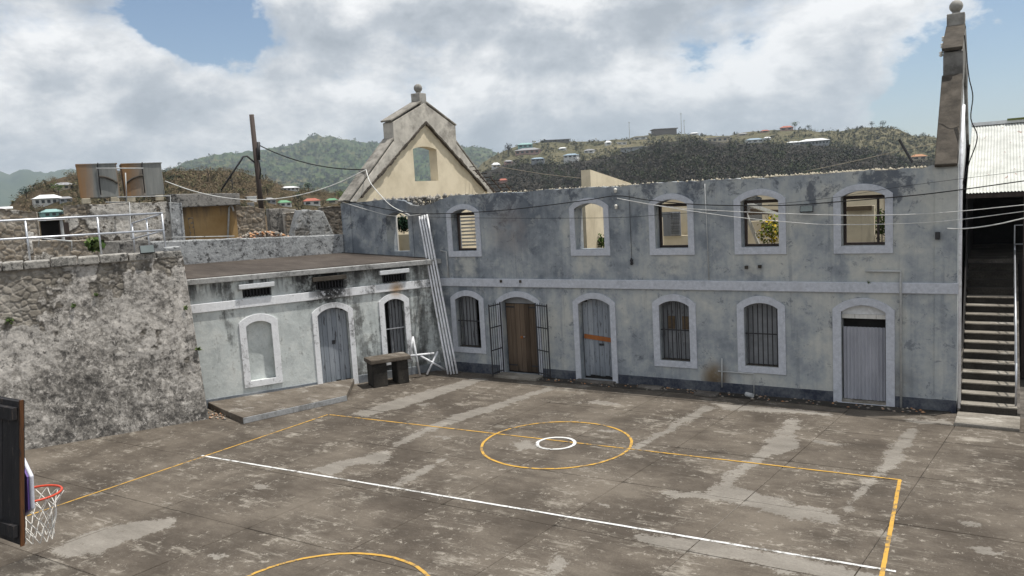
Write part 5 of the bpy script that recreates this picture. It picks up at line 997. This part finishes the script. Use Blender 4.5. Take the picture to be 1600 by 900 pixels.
# drain cover, broken curb bits, bits of debris along the facade
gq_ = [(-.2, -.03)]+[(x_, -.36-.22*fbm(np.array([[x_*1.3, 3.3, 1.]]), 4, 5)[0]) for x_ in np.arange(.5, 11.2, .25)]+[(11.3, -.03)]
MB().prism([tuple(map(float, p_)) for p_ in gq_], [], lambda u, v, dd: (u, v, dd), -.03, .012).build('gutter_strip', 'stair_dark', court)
o = MB().box((5.35, -.62, -.002), (5.95, -.22, .07)).build('drain_cover', 'old_concrete', bevel=.02); tag(o, 'small dark concrete drain cover at the wall foot below the rust stain', 'drain cover')
o = MB().box((3.6, -.35, -.002), (4.3, -.06, .06)).build('kerb_piece', 'old_concrete', bevel=.02); tag(o, 'broken kerb piece at the wall foot left of the rust stain', 'kerb')
o = MB().tube([W(1166, 617, -.2)*np.array([1, 1, 0])+np.array([0, 0, .06]), W(1176, 620, -.3)*np.array([1, 1, 0])+np.array([0, 0, .06])], .06, 10).build('pipe_end', 'pipe_grey'); tag(o, 'stubby drain pipe end at the wall foot', 'pipe')
g = np.random.default_rng(12); Vs, Fs, b = [], [], 0
for k in range(260):
    if k < 190: c0 = np.array([g.uniform(-1, 10.8), -g.uniform(.03, .55)**1.3, .012])
    else: c0 = np.append(G(g.uniform(325, 352), g.uniform(640, 656))[:2], .02)
    r = g.uniform(.012, .05); oc = np.array([(1, 0, 0), (-1, 0, 0), (0, 1, 0), (0, -1, 0), (0, 0, .6), (0, 0, -.6)])*r*g.uniform(.6, 1.5, (6, 3))+c0; Vs.append(oc); Fs.append(np.array([(0, 2, 4), (2, 1, 4), (1, 3, 4), (3, 0, 4), (2, 0, 5), (1, 2, 5), (3, 1, 5), (0, 3, 5)])+b); b += 6
tag(raw('debris', np.concatenate(Vs), np.concatenate(Fs), 'shards'), 'small stones and grit scattered along the wall foot', 'debris', kind='stuff')
# plants inside the ruin
def shrub(px, py, y, r, n, lb, mat): 
    p = W(px, py, y); o = thing('ruin_shrub', (p[0], p[1], 3.02), lb, 'shrub', 'shrubs inside the ruin'); V, F = foliage(p, (r, r*.8, r*1.1), n, .07, int(px)); raw('foliage', V, F, mat, o)
    MB().tube([(p[0], p[1], 3.0), p], [.02, .01], 6).build('stem', 'wood_pole', o)
shrub(1206, 362, 2.0, .42, 520, 'yellow flowering shrub showing in the second upper window from the stairs', 'leaf_yellow'); shrub(940, 378, 1.8, .2, 200, 'small green plant in the upper window above the board crossed door', 'leaf_green'); shrub(1378, 350, 3.4, .4, 420, 'green creeper at the right side of the rightmost upper window', 'leaf_green'); shrub(630, 350, 1.7, .26, 900, 'dark green bush behind the low cream wall, leftmost upper window', 'leaf_dark')

# ================================================================== cables
def cable(pts, r, mat, label): 
    P3 = [np.array(p, float) for p in pts]; out = []
    for i in range(len(P3)-1):
        a, b = P3[max(i-1, 0)], P3[i]; c_, d_ = P3[i+1], P3[min(i+2, len(P3)-1)]
        for k in range(6):
            t = k/6; out.append(.5*((2*b)+(-a+c_)*t+(2*a-5*b+4*c_-d_)*t*t+(-a+3*b-3*c_+d_)*t**3))
    out.append(P3[-1]); o = MB().tube(out, r, 6).build('overhead_cable', mat, smooth=True); tag(o, label, 'cable', 'cables strung across the court'); return o
Y = -.22
cable([W(x, y, Y) for x, y in ((537, 313), (600, 326), (660, 334), (780, 329), (908, 314), (964, 306), (1016, 313), (1100, 320), (1220, 321), (1300, 316), (1420, 306), (1497, 297), (1640, 277), (2300, 185))], .014, 'cable_black', 'thick black cable sagging along the whole upper facade')
cable([W(x, y, Y) for x, y in ((964, 309), (1020, 320), (1120, 329), (1300, 336), (1420, 335), (1500, 330), (1640, 316), (2300, 250))], .009, 'cable_white', 'upper pale wire crossing the right upper windows'); cable([W(x, y, Y-.1) for x, y in ((964, 310), (1050, 325), (1140, 338), (1220, 346), (1300, 351), (1420, 349), (1500, 343), (1640, 325), (2300, 240))], .009, 'cable_white', 'lower pale wire crossing the right upper windows')
cable([W(x, y, Y-.15) for x, y in ((1480, 357), (1510, 357), (1560, 350), (1640, 332), (2300, 185))], .014, 'cable_white', 'bright white cable in front of the dark shed'); cable([W(x, y, Y) for x, y in ((660, 339), (800, 341), (960, 340), (1040, 335), (1120, 330))], .006, 'cable_black', 'thin dark wire below the thick black cable')
cable([W(x, y, Y) for x, y in ((1200, 320), (1300, 309), (1420, 290), (1640, 262), (2300, 178))], .005, 'cable_black', 'thin dark wire above the rightmost upper window')
gp_ = np.array([-7.1, -.1, 6.6]); gq = X(572, 265, -7.0)
pA = A(405, 227, 11.9); cable([pA+(gq-pA)*t-np.array([0, 0, .55*4*t*(1-t)*.5]) for t in np.linspace(0, 1, 7)], .022, 'cable_black', 'black cable from the leaning pole to the gable')
pW = A(258, 283, 8.1); cable([pW+(gq-pW)*t-np.array([0, 0, 1.15*4*t*(1-t)*.75]) for t in np.linspace(0, 1, 9)], .018, 'cable_white', 'white cable from the water tanks to the gable')
cable([gq, W(578, 284, .1), W(592, 302, -.05), W(612, 322, -.1), W(640, 336, -.1)], .016, 'cable_white', 'white wire hanging down from the gable edge'); cable([W(535, 316, -.12), W(575, 328, -.15), W(610, 337, -.15), W(640, 337, -.15), W(660, 334, -.12)], .009, 'cable_white', 'pale wire along the top left of the facade')
cable([X(1507, 55, 11.45), X(1509, 75, 11.47)]+[W(x, y, 1.0) for x, y in ((1514, 120), (1520, 150), (1517, 185), (1527, 215), (1514, 255), (1500, 300))], .012, 'cable_black', 'loose black cable dangling down beside the right gable'); cable([W(x, y, 6) for x, y in ((765, 258), (850, 272), (925, 280))], .01, 'cable_tan', 'tan wire between the gable and the broken cream wall'); cable([W(x, y, .6) for x, y in ((1262, 267), (1320, 255), (1405, 236), (1475, 222))], .009, 'cable_tan', 'tan wire above the wall head towards the right gable')
o = MB().tube([W(1426, 254, .3), W(1405, 218, .3)], .03, 8).build('leaning_post', 'iron'); tag(o, 'thin black post leaning out of the wall head near the right gable', 'post')
for z in (8.35, 8.62, 8.85): MB().lathe((10.93, 2.6+(z-8.35)*2.0, z), ((.02, 0), (.05, .03), (.03, .07), (.05, .1), (.02, .13)), 8).build('insulator', 'ceramic', gr, True)

# the right gable, stair and shed stand 1.7 degrees off square to the facade
def skew(root, pick=lambda o: True):
    for o in root.children_recursive:
        if o.type != 'MESH' or not pick(o): continue
        og = ORG[o]; n = len(o.data.vertices); co = np.empty(n*3); o.data.vertices.foreach_get('co', co); co = co.reshape(-1, 3); co[:, 0] -= .029*np.clip(co[:, 1]+og[1], 0, None); o.data.vertices.foreach_set('co', co.ravel()); o.data.update()
for r_ in (ST, HR, SH): skew(r_)
skew(MAINB, lambda o: o == gr or o.parent == gr or (o.name.startswith('gable') and o.data.vertices[0].co.x+ORG[o][0] > 5))
# ================================================================== haze
hb = MB().box((-7200, -900, -29), (4200, 8200, 560)).build('haze', 'moss', loc=(0, 0, -29)); hm = bpy.data.materials.new('haze_air'); hm.use_nodes = True; hn = hm.node_tree; hn.nodes.clear()
pv = hn.nodes.new('ShaderNodeVolumePrincipled'); pv.inputs['Color'].default_value = (.72, .84, .96, 1); pv.inputs['Density'].default_value = 1.15e-4; pv.inputs['Anisotropy'].default_value = .2; ho = hn.nodes.new('ShaderNodeOutputMaterial'); hn.links.new(pv.outputs[0], ho.inputs['Volume'])
hb.data.materials.clear(); hb.data.materials.append(hm); tag(hb, 'thin blue haze over the distant mountains', 'haze', kind='stuff')
